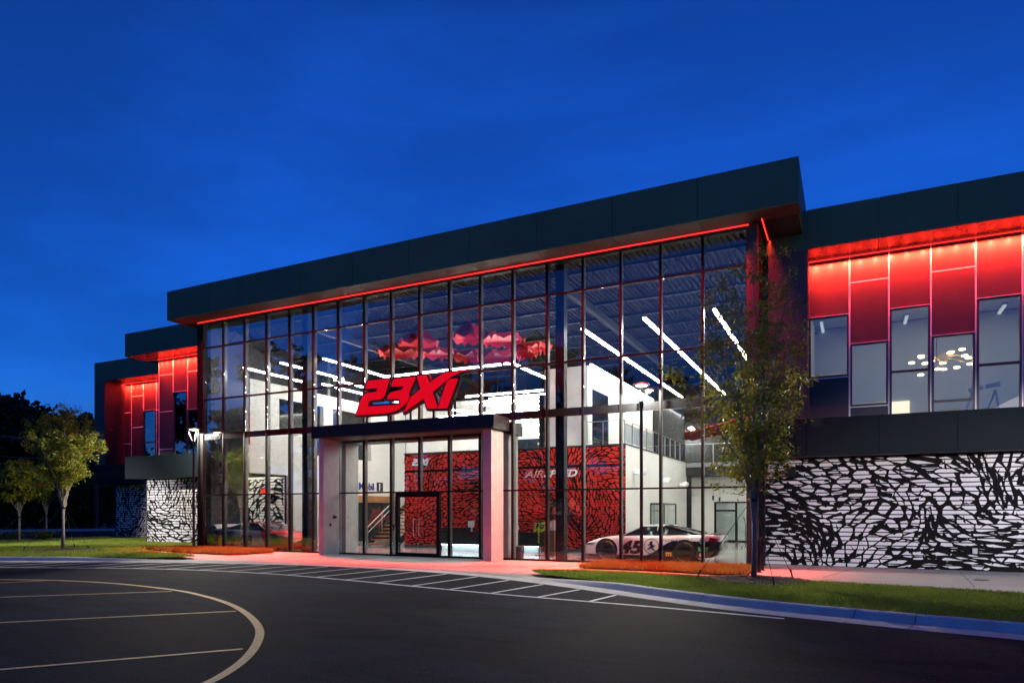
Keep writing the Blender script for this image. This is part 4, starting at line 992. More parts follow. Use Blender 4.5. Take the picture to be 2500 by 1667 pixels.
B(-.27, .27, -1.27, 1.27, .55, 2.04).build('glass_box', M_railglass, dc); B(-.2, .2, -1.2, 1.2, 1.1, 1.12).build('shelf', M_railglass, dc)
for k in range(5): MB().lathe([(0, .502), (.06, .502), (.03, .6), (.07, .85), (0, .85)], (0, -1 + k * .5, 0), 12).build('cup', M_rail, dc)
for x, y in ((-4.6, 11.0), (-4.25, 11.0)):
    t = thing('coat_stand', 'slim curved black stand with splayed feet near the glazed door', 'stand', (x, y, .02), 0, 'slim black stands')
    MB().tube([(0, 0, .05), (0, 0, 1.2), (-.03, 0, 1.4), (-.1, 0, 1.45)], .02, 8).build('pole', M_black, t)
    for k in range(3):
        a = k * 2.09 + .5; MB().tube([(0, 0, .3), (.25 * math.cos(a), .25 * math.sin(a), .01)], .012, 6).build('foot', M_black, t)
# ================================================================== RACE CARS
def livery(name, kind):
    m, n, l, b = nodes(name)
    tc = n.new('ShaderNodeTexCoord'); sx = n.new('ShaderNodeSeparateXYZ'); l.new(tc.outputs['Object'], sx.inputs[0])
    b.inputs['Roughness'].default_value = 0.18; b.inputs['Coat Weight'].default_value = 0.5
    def mr(inp, a, c, lo, hi, smooth=True):
        r = n.new('ShaderNodeMapRange'); r.interpolation_type = 'SMOOTHSTEP' if smooth else 'LINEAR'
        for k, v in zip(('From Min', 'From Max', 'To Min', 'To Max'), (a, c, lo, hi)): r.inputs[k].default_value = v
        l.new(inp, r.inputs[0]); return r.outputs[0]
    def math_(op, a, c):
        q = n.new('ShaderNodeMath'); q.operation = op
        for i, v in enumerate((a, c)):
            if isinstance(v, (int, float)): q.inputs[i].default_value = v
            else: l.new(v, q.inputs[i])
        return q.outputs[0]
    def mix(fac, c0, c1):
        q = n.new('ShaderNodeMix'); q.data_type = 'RGBA'; l.new(fac, q.inputs[0])
        for i, v in ((6, c0), (7, c1)):
            if isinstance(v, tuple): q.inputs[i].default_value = (*v, 1)
            else: l.new(v, q.inputs[i])
        return q.outputs[2]
    X, Z = sx.outputs[0], sx.outputs[2]
    if kind == 45:
        f = mr(X, 2.35, 3.45, .20, .72)
        c = mix(math_('LESS_THAN', Z, f), (.74, .74, .75), (.012, .013, .02))
        c = mix(math_('MULTIPLY', math_('GREATER_THAN', X, 3.0), math_('GREATER_THAN', Z, .93)), c, (.012, .012, .014))
    else:
        edge_ = math_('MULTIPLY_ADD', Z, .45); 
        q = n.new('ShaderNodeMath'); q.operation = 'MULTIPLY_ADD'; l.new(Z, q.inputs[0]); q.inputs[1].default_value = .55; q.inputs[2].default_value = 1.35
        c = mix(math_('LESS_THAN', X, q.outputs[0]), (.75, .75, .74), (.62, .012, .018))
        gold = math_('MULTIPLY', math_('LESS_THAN', Z, .56), math_('GREATER_THAN', X, math_('MULTIPLY_ADD', Z, 0)))
        q2 = n.new('ShaderNodeMath'); q2.operation = 'MULTIPLY_ADD'; l.new(Z, q2.inputs[0]); q2.inputs[1].default_value = -.9; q2.inputs[2].default_value = 3.35
        gold = math_('MULTIPLY', math_('LESS_THAN', Z, .58), math_('GREATER_THAN', X, q2.outputs[0]))
        c = mix(gold, c, (.7, .38, .03))
        c = mix(math_('MULTIPLY', math_('GREATER_THAN', Z, 1.2), math_('LESS_THAN', X, 3.2)), c, (.62, .012, .018))
    l.new(c, b.inputs['Base Color'])
    return m
M_carglass = mat('car_glass', (.02, .022, .025), .05, coat=.5)
M_tyre = mat('tyre_rubber', (.014, .014, .014), .8)
M_rim = mat('black_rim', (.02, .02, .02), .35, .4)
M_yl = mat('tyre_yellow', (.75, .6, .1), .6)
ST_ = [(0, .62, .24, .44, .46), (.08, .80, .17, .52, .56), (.25, .93, .10, .60, .65), (.55, .985, .09, .69, .75), (1.0, 1.0, .09, .775, .84), (1.5, 1.0, .09, .835, .89), (2.0, .995, .09, .86, .90), (2.6, .995, .09, .87, .90), (3.2, 1.0, .09, .885, .91), (3.8, 1.0, .10, .91, .93), (4.3, .99, .13, .935, .95), (4.65, .965, .18, .945, .955), (4.83, .93, .26, .93, .94), (4.9, .88, .36, .88, .90)]
def race_car(name, label, loc, rz, kind):
    side = -1 if kind == 45 else 1
    t = thing(name, label, 'race car', loc, rz)
    M_paint = livery('car_paint', kind)
    V, Fc = [], []
    prof = lambda w, b, s, c: [(0, b), (.86 * w, b), (.975 * w, b + .05), (w, b + .16), (w, (b + s) * .5 + .05), (.985 * w, s - .10), (.945 * w, s - .02), (.86 * w, s + (c - s) * .45), (.5 * w, c), (0, c + .012)]
    xs = [s[0] for s in ST_]; fine = []
    for i in range(len(ST_) - 1):
        for k in range(3):
            f = k / 3; fine.append(tuple(ST_[i][q] * (1 - f) + ST_[i + 1][q] * f for q in range(5)))
    fine.append(ST_[-1])
    for (x, w, b, s, c) in fine:
        half = prof(w, b, s, c)
        ring = [(x, y, z) for y, z in half] + [(x, -y, z) for y, z in half[-2:0:-1]]
        V += ring
    N = 18
    Fc = [(i * N + k, i * N + (k + 1) % N, (i + 1) * N + (k + 1) % N, (i + 1) * N + k) for i in range(len(fine) - 1) for k in range(N)] + [tuple(range(N)), tuple(range((len(fine) - 1) * N, len(fine) * N))]
    MB().add(V, Fc).build('body_shell', M_paint, t, smooth=True)
    # cabin: roof, pillars, glass
    A, Bp, C, Dp = (1.52, .86, .86), (2.22, .66, 1.205), (3.05, .64, 1.225), (4.2, .84, .93)
    my = lambda p, s: (p[0], p[1] * s, p[2])
    MB().add([my(Bp, 1), my(C, 1), my(C, -1), my(Bp, -1), (2.25, 0, 1.262), (3.05, 0, 1.275), (2.2, .66, 1.17), (3.06, .64, 1.19), (3.06, -.64, 1.19), (2.2, -.66, 1.17)],
             [(0, 1, 5, 4), (4, 5, 2, 3), (0, 6, 7, 1), (2, 8, 9, 3), (0, 4, 3, 9, 6), (1, 7, 8, 2, 5)]).build('roof', M_paint, t)
    MB().add([my(A, 1), my(A, -1), my(Bp, -1), (2.24, 0, 1.25), my(Bp, 1), (1.42, 0, .91)], [(0, 5, 1, 2, 3, 4)]).build('windshield', M_carglass, t)
    MB().add([my(C, 1), (3.06, 0, 1.265), my(C, -1), my(Dp, -1), my(Dp, 1)], [(0, 1, 2, 3, 4)]).build('rear_window', M_carglass, t)
    for s in (1, -1):
        MB().add([my(A, s), my(Bp, s), my(C, s), my(Dp, s)], [(0, 1, 2, 3)]).build('side_window', M_carglass, t)
        pil = MB()
        for p, q, w in ((A, Bp, .07), (C, Dp, .10), (Bp, C, .05), ((2.75, .745, .89), (2.78, .655, 1.21), .07), ((3.35, .78, .9), (3.1, .65, 1.2), .05)):
            pil.obox(Vector(my(p, s)) + Vector((0, .008 * s, 0)), Vector(my(q, s)) + Vector((0, .008 * s, 0)), .03, w, up=(1, 0, 0) if False else (0, s, .3))
        pil.build('pillar', M_paint, t)
        net = MB()
        for k in range(5): net.obox((1.95 + .15 * k, .868 * s - .02 * k * 0, .90), (2.25 + .12 * k, (.72) * s, 1.14), .008, .012)
        net.build('window_net', M_black, t)
    # wheel arches and wheels
    for ax in (.98, 3.77):
        for s in (1, -1):
            n = 20; y = s * 1.004
            pts = [(ax + .415 * math.cos(math.pi * (-.16 + 1.32 * k / n)), .36 + .415 * math.sin(math.pi * (-.16 + 1.32 * k / n))) for k in range(n + 1)]
            pts = [(x, max(z, .10)) for x, z in pts]
            MB().prism(pts, lambda a, b, d: (a, d, b), y, y - s * .03).build('wheel_arch', M_black, t)
            wl_ = MB().lathe([(.22, .0), (.30, .0), (.345, .03), (.35, .06), (.35, .26), (.345, .29), (.30, .30), (.2, .30)], (ax, 0, .35), 28, 'Y')
            wl_.v = [(v[0], (v[1] + .72) * s, v[2]) for v in wl_.v]
            ty = wl_.build('wheel', M_tyre, t, smooth=True)
            rm = MB().lathe([(.235, .29), (.22, .30), (.205, .27), (.06, .285), (.05, .31), (0, .31)], (ax, 0, .35), 24, 'Y')
            for k in range(10):
                a = k * math.pi / 5; c, q = math.cos(a), math.sin(a)
                rm.obox((ax + .05 * c, .295, .35 + .05 * q), (ax + .21 * c, .298, .35 + .21 * q), .035, .02, up=(0, 1, 0))
            rm.v = [(v[0], (v[1] + .72) * s, v[2]) for v in rm.v]; rm.build('rim', M_rim, ty)
            if s == side:
                for st0 in (0.25, math.pi + .25):
                    me = text_mesh('GOODYEAR', .05, extrude=.001, spacing=1.15); me.materials.append(M_yl)
                    for v in me.vertices:
                        a = st0 + math.pi * .72 - v.co.x / .31; rr_ = .29 + v.co.y
                        v.co = (ax + s * -1 * -rr_ * math.cos(a) * (1 if side < 0 else -1), 1.0225 * s + v.co.z * s, .35 + rr_ * math.sin(a))
                    link('tyre_lettering', me, ty)
    # splitter, skirt, spoiler, lamps
    MB().prism([(-.06, -.7), (.25, -.96), (.4, -.96), (.4, .96), (.25, .96), (-.06, .7)], lambda a, b, d: (a, b, d), .075, .092).build('splitter', M_black, t)
    for s in (1, -1): MB().box(1.45, 3.3, s * 1.003, s * .985, .06, .14).build('side_skirt', M_black if kind == 45 else MATS.get('gold', mat('gold', (.7, .38, .03), .4)), t)
    MB().add([(4.72, -.86, .955), (4.72, .86, .955), (4.86, .88, 1.13), (4.86, -.88, 1.13), (4.735, -.86, .95), (4.735, .86, .95), (4.875, .88, 1.128), (4.875, -.88, 1.128)], [(0, 1, 2, 3), (7, 6, 5, 4), (0, 3, 7, 4), (1, 5, 6, 2), (3, 2, 6, 7), (0, 4, 5, 1)]).build('spoiler', mat('spoiler_grey', (.4, .39, .42), .35), t)
    for s in (1, -1):
        MB().add([(.13, .72 * s, .545), (.30, .925 * s, .60), (.50, .97 * s, .655), (.36, .87 * s, .655)], [(0, 1, 2, 3)]).build('headlight', mat('lamp_dark', (.06, .07, .08), .1), t) if False else MB().prism([(.12, .50), (.30, .56), (.52, .63), (.30, .60)], lambda a, b, d: (a, (.80 + .22 * min(1, (a - .05) / .45) + d) * s, b), .012, -.06).build('headlight', mat('lamp_dark', (.06, .07, .08), .1), t)
        MB().prism([(4.55, .72), (4.80, .70), (4.86, .80), (4.6, .86)], lambda a, b, d: (a, (.975 - max(0, (a - 4.5)) * .14 + d) * s, b), .012, -.06).build('tail_light', mat('tail_red', (.18, .01, .012), .15), t)
    MB().box(-.01, .06, -.45, .45, .30, .44).build('grille', M_black, t)
    # graphics on the side that faces the glass
    yv = side * 1.0065
    xd = (1, 0, 0) if side < 0 else (-1, 0, 0)
    g = lambda nm, body, mt, x, z, size, **k: place_text(nm, body, mt, (x, yv, z), xd, (0, 0, 1), size, t, extrude=.001, **k)
    if kind == 45:
        g('race_number', '45', mat('num_red', (.6, .02, .03), .4), 1.42, .255, .63, shear=.28, bold=.03, fit=.92)
        place_text('race_number', '45', M_black, (1.45, yv - .003, .265), xd, (0, 0, 1), .61, t, extrude=.001, shear=.28, bold=.022, fit=.88)
        ring = [(.27 * math.cos(2 * math.pi * k / 32), .27 * math.sin(2 * math.pi * k / 32)) for k in range(32)]
        m = MB(); n = 32
        m.add([(2.62 + a, yv, .52 + b) for a, b in ring] + [(2.62 + a * .92, yv, .52 + b * .92) for a, b in ring], [(k, (k + 1) % n, n + (k + 1) % n, n + k) for k in range(n)]); m.build('emblem_ring', M_black, t)
        fig = [(-.04, .16), (.02, .19), (.05, .14), (.03, .08), (.09, .02), (.12, .05), (.14, .03), (.09, -.03), (.03, -.04), (.08, -.10), (.15, -.15), (.18, -.13), (.17, -.19), (.05, -.13), (-.02, -.07), (-.12, -.13), (-.17, -.13), (-.03, -.0), (-.05, .06), (-.11, .0), (-.13, .02), (-.06, .12)]
        m = MB(); m.add([(2.62 + a, yv, .52 + b) for a, b in fig], [tuple(range(len(fig)))]); m.build('leaping_figure_emblem', M_black, t)
        g('brand_lettering', 'JORDAN', mat('letter_dark', (.02, .03, .06), .3), 2.98, .70, .11, shear=.2, spacing=1.25, fit=1.05)
        g('letter_m', 'm', mat('gold_m', (.8, .45, .03), .4), 3.12, .20, .26, bold=.01)
        g('sponsor_lettering', 'EAST', mat('neon_text', (.1, .8, .2), .4), 4.22, .40, .17, bold=.006, fit=.34)
        m = MB()
        for r0, r1, e in ((.11, .075, 0),): m.add([(4.36 + a * r0 / .27, side * .995, .73 + b * r0 / .27) for a, b in ring] + [(4.36 + a * r1 / .27, side * .995, .73 + b * r1 / .27) for a, b in ring], [(k, (k + 1) % n, n + (k + 1) % n, n + k) for k in range(n)])
        m.build('round_sticker', mat('teal_ring', (.05, .55, .42), .4), t)
        m = MB(); m.add([(4.36 + a * .27, side * .995, .73 + b * .27) for a, b in ring], [tuple(range(n))]); m.build('round_sticker', mat('blue_dot', (.06, .1, .3), .4), t)
        m = MB(); m.add([(4.33 + a * .28, side * 1.0, .26 + b * .28) for a, b in ring], [tuple(range(n))]); m.build('round_sticker', mat('pale_sticker', (.5, .42, .4), .5), t)
    else:
        g('race_number', '23', M_black, 2.95, .25, .58, shear=.12, bold=.025, fit=.72)
        g('brand_lettering', "McDonald's", M_black, 4.75, .66, .26, shear=.1, bold=.012, fit=1.35)
        for k in range(4): MB().box(1.86 + .015 * k, 2.1, side * 1.005, side * 1.0, .36 + k * .095, .42 + k * .095).build('gold_stripe', MATS['gold'], t)
        m = MB().prism([(1.5, .3), (1.72, .3), (1.72, .34), (1.5, .34)], lambda a, b, d: (a + 2.0, d, b), yv, yv - side * .002); m.build('sponsor_mark', mat('red_mark', (.6, .02, .02), .4), t)
        MB().prism([(.02, .22), (.38, .20), (.44, .30), (.20, .34), (.03, .30)], lambda a, b, d: (a, (.66 + .3 * min(1, a / .3) + d) * side, b), .012, -.1).build('front_duct', M_black, t)
        g('sponsor_lettering', 'DELIVERY', M_black, 4.65, .40, .08, fit=.6)
    return t
race_car('race_car', 'white and black stock race car with number 45 behind the lobby glass', (-8.78, 2.65, .02), 0, 45)
race_car('race_car', 'red, white and gold stock race car behind the lobby glass beside the printed boards', (-21.7, 1.35, .02), math.pi, 23)

# ================================================================== OUTDOOR FURNITURE
def lamp_post(loc, hgt, label, lit=True, power=900):
    t = thing('lamp_post', label, 'lamp post', loc)
    MB().lathe([(0, 0), (.13, 0), (.13, .03), (.07, .05), (.055, .1), (.05, hgt - .75), (.07, hgt - .7), (.07, hgt - .52), (0, hgt - .52)], n=16).build('pole', M_black, t, smooth=False)
    for k in range(4):
        a = k * math.pi / 2 + .5; c, s = math.cos(a), math.sin(a)
        MB().tube([(.05 * c, .05 * s, hgt - .56), (.10 * c, .10 * s, hgt - .45), (.24 * c, .24 * s, hgt - .08), (.20 * c, .20 * s, hgt + .0)], [.018, .015, .013, .011], 8).build('arm', M_black, t)
    MB().lathe([(0, hgt + .06), (.24, hgt + .04), (.27, hgt + .01), (.27, hgt - .01), (0, hgt - .01)], n=24).build('lamp_head', M_black, t)
    MB().lathe([(0, hgt - .03), (.17, hgt - .03), (.17, hgt - .012), (0, hgt - .012)], n=24).build('lamp_lens', emis('lamp_lens', (1, .85, .6), 10), t)
    if not lit: return t
    pl = bpy.data.lights.new('lamp_light', 'SPOT'); pl.energy = power; pl.color = (1, .9, .72); pl.shadow_soft_size = .02; pl.spot_size = R(176); pl.spot_blend = .1
    po = bpy.data.objects.new('lamp_light', pl); col.objects.link(po); po.parent = t; po.location = (0, 0, hgt - .08)
    return t
lamp_post((-5.93, -.45, .06), 5.72, 'black lamp post with a lit head in the orange grass by the white race car')
lamp_post((-26.55, -.62, .06), 5.4, 'black lamp post with a lit four armed head by the corner of the glass lobby', power=1050)
# two lamp posts added out of view, only to light the printed boards
def throw(loc, label, target, power, size, blend):
    t = lamp_post(loc, 5.6, label, False)
    l_ = bpy.data.lights.new('added_lamp_throw', 'SPOT'); l_.energy = power; l_.color = (1, .93, .9); l_.spot_size = R(size); l_.spot_blend = blend; l_.shadow_soft_size = .05
    o = bpy.data.objects.new('added_lamp_throw', l_); col.objects.link(o); o.parent = t; o.location = (0, 0, 5.5)
    d = Vector(target) - Vector(loc) - Vector((0, 0, 5.5)); o.rotation_euler = d.to_track_quat('-Z', 'Y').to_euler()
throw((8.5, -12.6, .0), 'added unseen black lamp post lighting the boards below the upstairs gym windows', (2.2, 2.0, .6), 4200, 40, .8)
throw((-37.5, -13.5, .0), 'added unseen black lamp post lighting the boards of the stepped wing', (-34.5, 3.5, .3), 5200, 34, .8)
for y in (-1.28, -.53):
    t = thing('bollard', 'slim black bollard with a domed top by the glass corner column', 'bollard', (-2.28, y, .016), 0, 'bollards by the corner')
    MB().lathe([(0, 0), (.09, 0), (.09, .02), (.055, .03), (.05, .90), (.055, .92), (.04, .97), (0, .985)], n=18).build('post', mat('bollard_black', (.02, .02, .02), .15, .3), t, smooth=False)
# wall floodlight and socket box on the printed boards
X, Zz = onY(1930, 1150, 1.95)
wp = tag(MB().box(X - .16, X + .16, 1.78, 1.99, 2.93, 3.12).box(X - .12, X + .12, 1.8, 1.98, 2.88, 2.93).build('wall_pack_light', M_black), 'black wall pack light fixed high on the black and white boards', 'wall light')
X, Zz = onY(2380, 1346, 1.95)
tag(B(X - .06, X + .06, 1.91, 1.99, .52, .68).build('socket_box', mat('box_grey', (.5, .52, .52), .5)), 'small grey socket box on the black and white boards', 'socket box')
tag(MB().lathe([(0, .012), (.16, .012), (.17, 0), (0, 0)], (3.0, -1.1, .017), 20).build('drain_cover', mat('iron', (.06, .05, .05), .6)), 'small round iron cover in the concrete walk', 'drain cover')
# upstairs room behind the staggered windows
ch = thing('chandelier', 'branching chandelier of warm glowing discs behind the upstairs windows', 'chandelier', (2.7, 5.5, 7.0))
cpts = [onY(u, v, 5.5) for u, v in [(2228, 880), (2252, 866), (2246, 875), (2256, 892), (2250, 911), (2276, 878), (2303, 884), (2318, 864), (2323, 858), (2350, 851), (2356, 867), (2361, 878), (2368, 889), (2335, 898), (2292, 898), (2308, 895)]]
rr = random.Random(2)
M_disc = emis('chandelier_disc', (1, .60, .22), 8)
MB().tube([(0, 0, -.15), (0, 0, 2.1)], .012, 6).build('stem', M_black, ch)
for x, z in cpts:
    d = rr.uniform(-.45, .45); c = Vector((x - 2.7, d, z - 7.0))
    b = MB().tube([(0, 0, 0), c * .55 + Vector((0, 0, .06)), c], .007, 5).build('branch', mat('brass', (.6, .42, .15), .3, .9), ch)
    MB().lathe([(0, -.035), (.085, -.025), (.10, 0), (.085, .025), (0, .035)], tuple(c), 14).build('glow_disc', M_disc, b)
for (u, v, u2, v2) in [(2005, 790, 2012, 818), (2208, 796, 2200, 826), (2264, 823, 2253, 848), (2420, 793, 2401, 821), (2495, 808, 2476, 831)]:
    a = onZ(u, v, 8.95); b = onZ(u2, v2, 8.95)
    cx = max(-1.0, min(13, a[0]))
    yy_ = max(4.2, min(7.4, a[1]))
    tube_light((cx, yy_, 9.0), (cx + (b[0] - a[0]) * .3, yy_ + 1.7, 9.0), 'short pale ceiling light in the upstairs gym room', 'gym ceiling lights', .09, None, 4, emis('dim_tube', (1, .97, .9), .3))
M_gym = mat('gym_white', (.6, .6, .58), .4)
for gx in (4.0, 5.6):
    t = thing('exercise_machine', 'pale exercise machine with slanted posts behind the upstairs windows', 'exercise machine', (gx, 5.2, 4.57), 0, 'exercise machines')
    for s in (-.3, .3):
        MB().tube([(-.4 + s, 0, .05), (.0 + s, 0, 1.15)], .045, 8).build('upright', M_gym, t); MB().tube([(.25 + s, .5, .05), (.0 + s, 0, 1.15)], .035, 8).build('upright', M_gym, t)
    MB().obox((-.45, -.05, 1.18), (-.05, -.05, 1.25), .1, .14).build('pad', M_gym, t); MB().obox((.02, -.05, 1.26), (.42, -.05, 1.33), .1, .14).build('pad', M_gym, t)
    MB().box(-.7, .7, -.25, .6, 0, .08).build('base_frame', M_black, t)
rm_ = tag(B(1.3, 2.1, 8.40, 8.47, 4.57, 6.0).build('lit_doorway', emis('warm_door', (1, .78, .5), .8)), 'warm lit doorway at the back of the upstairs gym room', 'doorway')
area('room_light', (3.5, 5.5, 9.08), 8, 3, 60, (1, .95, .86), R(180), (0, 0, 0), bld)

# ================================================================== TREES AND PLANTS
def leaf_mat(name, a, b):
    m, n, l, bs = nodes(name)
    ge = n.new('ShaderNodeNewGeometry'); r = n.new('ShaderNodeValToRGB')
    r.color_ramp.elements[0].color = (*a, 1); r.color_ramp.elements[1].color = (*b, 1)
    l.new(ge.outputs['Random Per Island'], r.inputs[0]); l.new(r.outputs[0], bs.inputs['Base Color'])
    bs.inputs['Roughness'].default_value = .5; bs.inputs['Specular IOR Level'].default_value = .3
    tr = n.new('ShaderNodeBsdfTranslucent'); l.new(r.outputs[0], tr.inputs[0]); mx = n.new('ShaderNodeMixShader'); mx.inputs[0].default_value = .35
    out = n['Material Output']; l.new(bs.outputs[0], mx.inputs[1]); l.new(tr.outputs[0], mx.inputs[2]); l.new(mx.outputs[0], out.inputs[0])
    return m
M_leaf = leaf_mat('elm_leaf', (.10, .15, .014), (.33, .33, .035))
M_leaf2 = leaf_mat('shrub_leaf', (.03, .06, .012), (.07, .11, .02))
M_forest = leaf_mat('forest_leaf', (.012, .02, .008), (.03, .042, .015))
M_bark = mat('young_bark', (.22, .19, .17), .85, var=.35, vscale=14, bump=.4, bscale=40, stretch=(1, 1, .25))
M_bark2 = mat('forest_bark', (.07, .06, .05), .9, var=.3, vscale=3)
def leaves(name, pts, size, m, parent, seed, droop=.4, aspect=.4):
    g = np.random.default_rng(seed); n = len(pts); P = np.asarray(pts)
    az = g.uniform(0, 6.283, n); el = g.normal(-droop, .5, n); L = size * g.uniform(.6, 1.3, n)
    d = np.stack([np.cos(az) * np.cos(el), np.sin(az) * np.cos(el), np.sin(el)], 1)
    s = np.cross(d, g.normal(0, 1, (n, 3))); s /= np.linalg.norm(s, axis=1)[:, None] + 1e-9
    V = np.zeros((n, 4, 3)); V[:, 0] = P; V[:, 1] = P + d * (L * .45)[:, None] + s * (L * aspect * .5)[:, None]; V[:, 2] = P + d * L[:, None]; V[:, 3] = P + d * (L * .45)[:, None] - s * (L * aspect * .5)[:, None]
    me = bpy.data.meshes.new(name); me.vertices.add(n * 4); me.vertices.foreach_set('co', V.ravel()); me.loops.add(n * 4); me.loops.foreach_set('vertex_index', np.arange(n * 4))
    me.polygons.add(n); me.polygons.foreach_set('loop_start', np.arange(0, n * 4, 4)); me.materials.append(m); me.update(); me.validate()
    return link(name, me, parent)
def street_tree(loc, label, hgt, fork, Rc, nleaf, seed, lsize=.085, bias=(0, 0), r0=.085, nl=9, group=None, cat='tree', low=.35, sub=(.5, 1.0)):
    r = random.Random(seed)
    t = thing('young_tree', label, cat, loc, 0, group)
    tr = MB(); tr.tube([(0, 0, -.05), (.012, 0, fork * .5), (0, .01, fork)], [r0 * 1.15, r0 * .9, r0 * .8], 12)
    br = MB(); tips = []
    for k in range(nl):
        a = 2.4 * k + r.uniform(-.3, .3); f = (k + .6) / nl
        ez = fork + (hgt - fork) * (1.0 - .42 * f ** 1.3) - .25; er = Rc * (.12 + .80 * f ** .7) * r.uniform(.85, 1.1)
        e = Vector((er * math.cos(a) + bias[0], er * math.sin(a) + bias[1], ez)); s0 = Vector((0, 0, fork - .25 * r.random()))
        pts = []
        for i in range(9):
            q = i / 8; w = q ** 1.5
            pts.append(Vector((e.x * w, e.y * w, s0.z + (e.z - s0.z) * (q ** .9))) + Vector((r.gauss(0, .05), r.gauss(0, .05), 0)) * (q > 0))
        br.tube(pts, [r0 * .55 * (1 - .88 * i / 8) for i in range(9)], 6, cap=False)
        n2 = int(6 + 2 * (hgt - fork))
        for j in range(n2):
            q = low + (1 - low) * (j + r.random()) / n2; i = min(7, int(q * 8)); p = pts[i].lerp(pts[i + 1], q * 8 - i)
            aa = r.uniform(0, 6.28); out = Vector((math.cos(aa), math.sin(aa), r.uniform(.15, .9))).normalized()
            L = r.uniform(*sub) * (1.15 - .55 * q) * (Rc / 1.75); m1 = p + out * L * .5 + Vector((0, 0, .04)); e2 = p + out * L
            br.tube([p, m1, e2], [r0 * .13, r0 * .08, r0 * .03], 4, cap=False)
            for z in range(6):
                g = .25 + .75 * (z + r.random()) / 6; tips.append((p.lerp(m1, g * 2) if g < .5 else m1.lerp(e2, g * 2 - 1), L))
    tr.build('trunk', M_bark, t, smooth=True); br.build('branches', M_bark, t, smooth=True)
    pts = []
    keep = [q for q in tips if r.random() < .8]
    for _ in range(nleaf):
        p, L = r.choice(keep); s_ = .055 * (Rc / 1.75) + .03
        pts.append(tuple(p + Vector((r.gauss(0, s_), r.gauss(0, s_), r.gauss(0, s_)))))
    leaves('crown', pts, lsize, M_leaf, t, seed)
    return t
def stakes(loc, n, rad, hz, label, a0=0.3):
    t = thing('tree_guy_lines', label, 'tree stakes', loc)
    for k in range(n):
        a = a0 + 2 * math.pi * k / n; p = (rad * math.cos(a), rad * math.sin(a), .02)
        MB().tube([(.06 * math.cos(a), .06 * math.sin(a), hz), p], .008, 5).build('guy_line', M_black, t)
        MB().tube([(p[0], p[1], -.05), (p[0] * .93, p[1] * .93, .22)], .02, 6).build('ground_stake', M_black, t)
    MB().lathe([(.105, hz - .03), (.115, hz), (.105, hz + .03)], n=14).build('trunk_collar', M_black, t)
def mulch(loc, rad, seed, label):
    r = random.Random(seed); m = MB()
    m.lathe([(rad * 1.0, 0), (rad * .7, .05), (.1, .08), (0, .08)], n=28)
    o = m.build('mulch_ring', mat('mulch_base', (.06, .035, .025), .95, var=.5, vscale=20, bump=.6, bscale=40), None, loc=loc); tag(o, label, 'mulch')
    b = MB()
    for k in range(1500):
        a, q = r.uniform(0, 6.28), rad * math.sqrt(r.random()) * 1.03; z = .085 * (1 - q / rad) + .02; c = Vector((q * math.cos(a), q * math.sin(a), z)); e = Vector((r.gauss(0, .03), r.gauss(0, .03), r.gauss(0, .012)))
        b.obox(c - e, c + e, .014, .008)
    stuff(b.build('wood_chips', mat('chips', (.11, .065, .05), .9, var=.5, vscale=30), o, fixn=False))
TR = (-1.99, -4.92, LZ); TL = (-29.47, -4.63, LZ)
street_tree(TR, 'tall staked young tree with yellow green leaves in front of the glass corner column', 7.9, 1.5, 1.95, 9500, 5, .115, (-.12, .0), r0=.062, nl=13, low=.12)
street_tree(TL, 'smaller staked young tree with a rounded crown in front of the stepped wing', 6.2, 1.75, 1.75, 15000, 8, .12, (.05, 0), r0=.066, nl=14, low=.3)
stakes(TR, 3, 1.35, 1.9, 'black guy lines and stakes of the tall tree by the corner column', 3.05)
stakes(TL, 3, 1.4, 1.8, 'black guy lines and stakes of the smaller tree by the stepped wing', .2)
mulch(TR, 1.25, 1, 'brown bark mulch ring round the tall tree'); mulch(TL, 1.5, 2, 'brown bark mulch ring round the smaller tree')
for i, (u, v, h_) in enumerate([(47, 1324, 4.6), (113, 1311, 4.9)]):
    X, Y = onZ(u, v, 0.05)
    street_tree((X, Y, 0.05), ['small round crowned tree by the driveway island', 'small round crowned tree behind the driveway island'][i], h_, 1.6, 1.8, 7000, 20 + i, .2, r0=.06, nl=9)
    stakes((X, Y, 0.05), 3, 1.2, 1.4, ['guy lines of the small tree by the driveway island', 'guy lines of the small tree behind the driveway island'][i])
def shrub(loc, rad, hgt, label, grp, seed, n=500, ls=.12):
    r = random.Random(seed); t = thing('shrub', label, 'shrub', loc, 0, grp); m = MB(); pts = []
    for k in range(9):
        a = r.uniform(0, 6.28); d = Vector((math.cos(a) * rad * .8, math.sin(a) * rad * .8, hgt)); m.tube([(0, 0, 0), d * .5, d], [.02, .014, .006], 5)
        for q in range(n // 9): f = r.uniform(.3, 1.05); pts.append(tuple(d * f + Vector((r.gauss(0, rad * .25), r.gauss(0, rad * .25), r.gauss(0, hgt * .12)))))
    m.build('stems', M_bark2, t); leaves('foliage', [(p[0], p[1], max(p[2], .03)) for p in pts], ls, M_leaf2, t, seed)
for i, (u, v) in enumerate([(18, 1322), (86, 1321), (110, 1321)]):
    X, Y = onZ(u, v, 0.05); shrub((X, Y, .05), .6, .55, 'low dark shrub on the driveway island', 'island shrubs', i)
for i, u in enumerate([5, 35, 62, 88, 118, 158, 192, 218, 238, 262, 278]):
    X, Y = onZ(u, 1289, .1); shrub((X, Y, .1), .6, .9 if i < 9 else 1.6, 'small leafy shrub planted along the far verge', 'verge shrubs', 40 + i, 350, .2)
X, Y = onZ(251, 1288, .1)
pb = thing('parking_light_pole', 'black pole on a round concrete base beyond the driveway', 'light pole', (X, Y, .1))
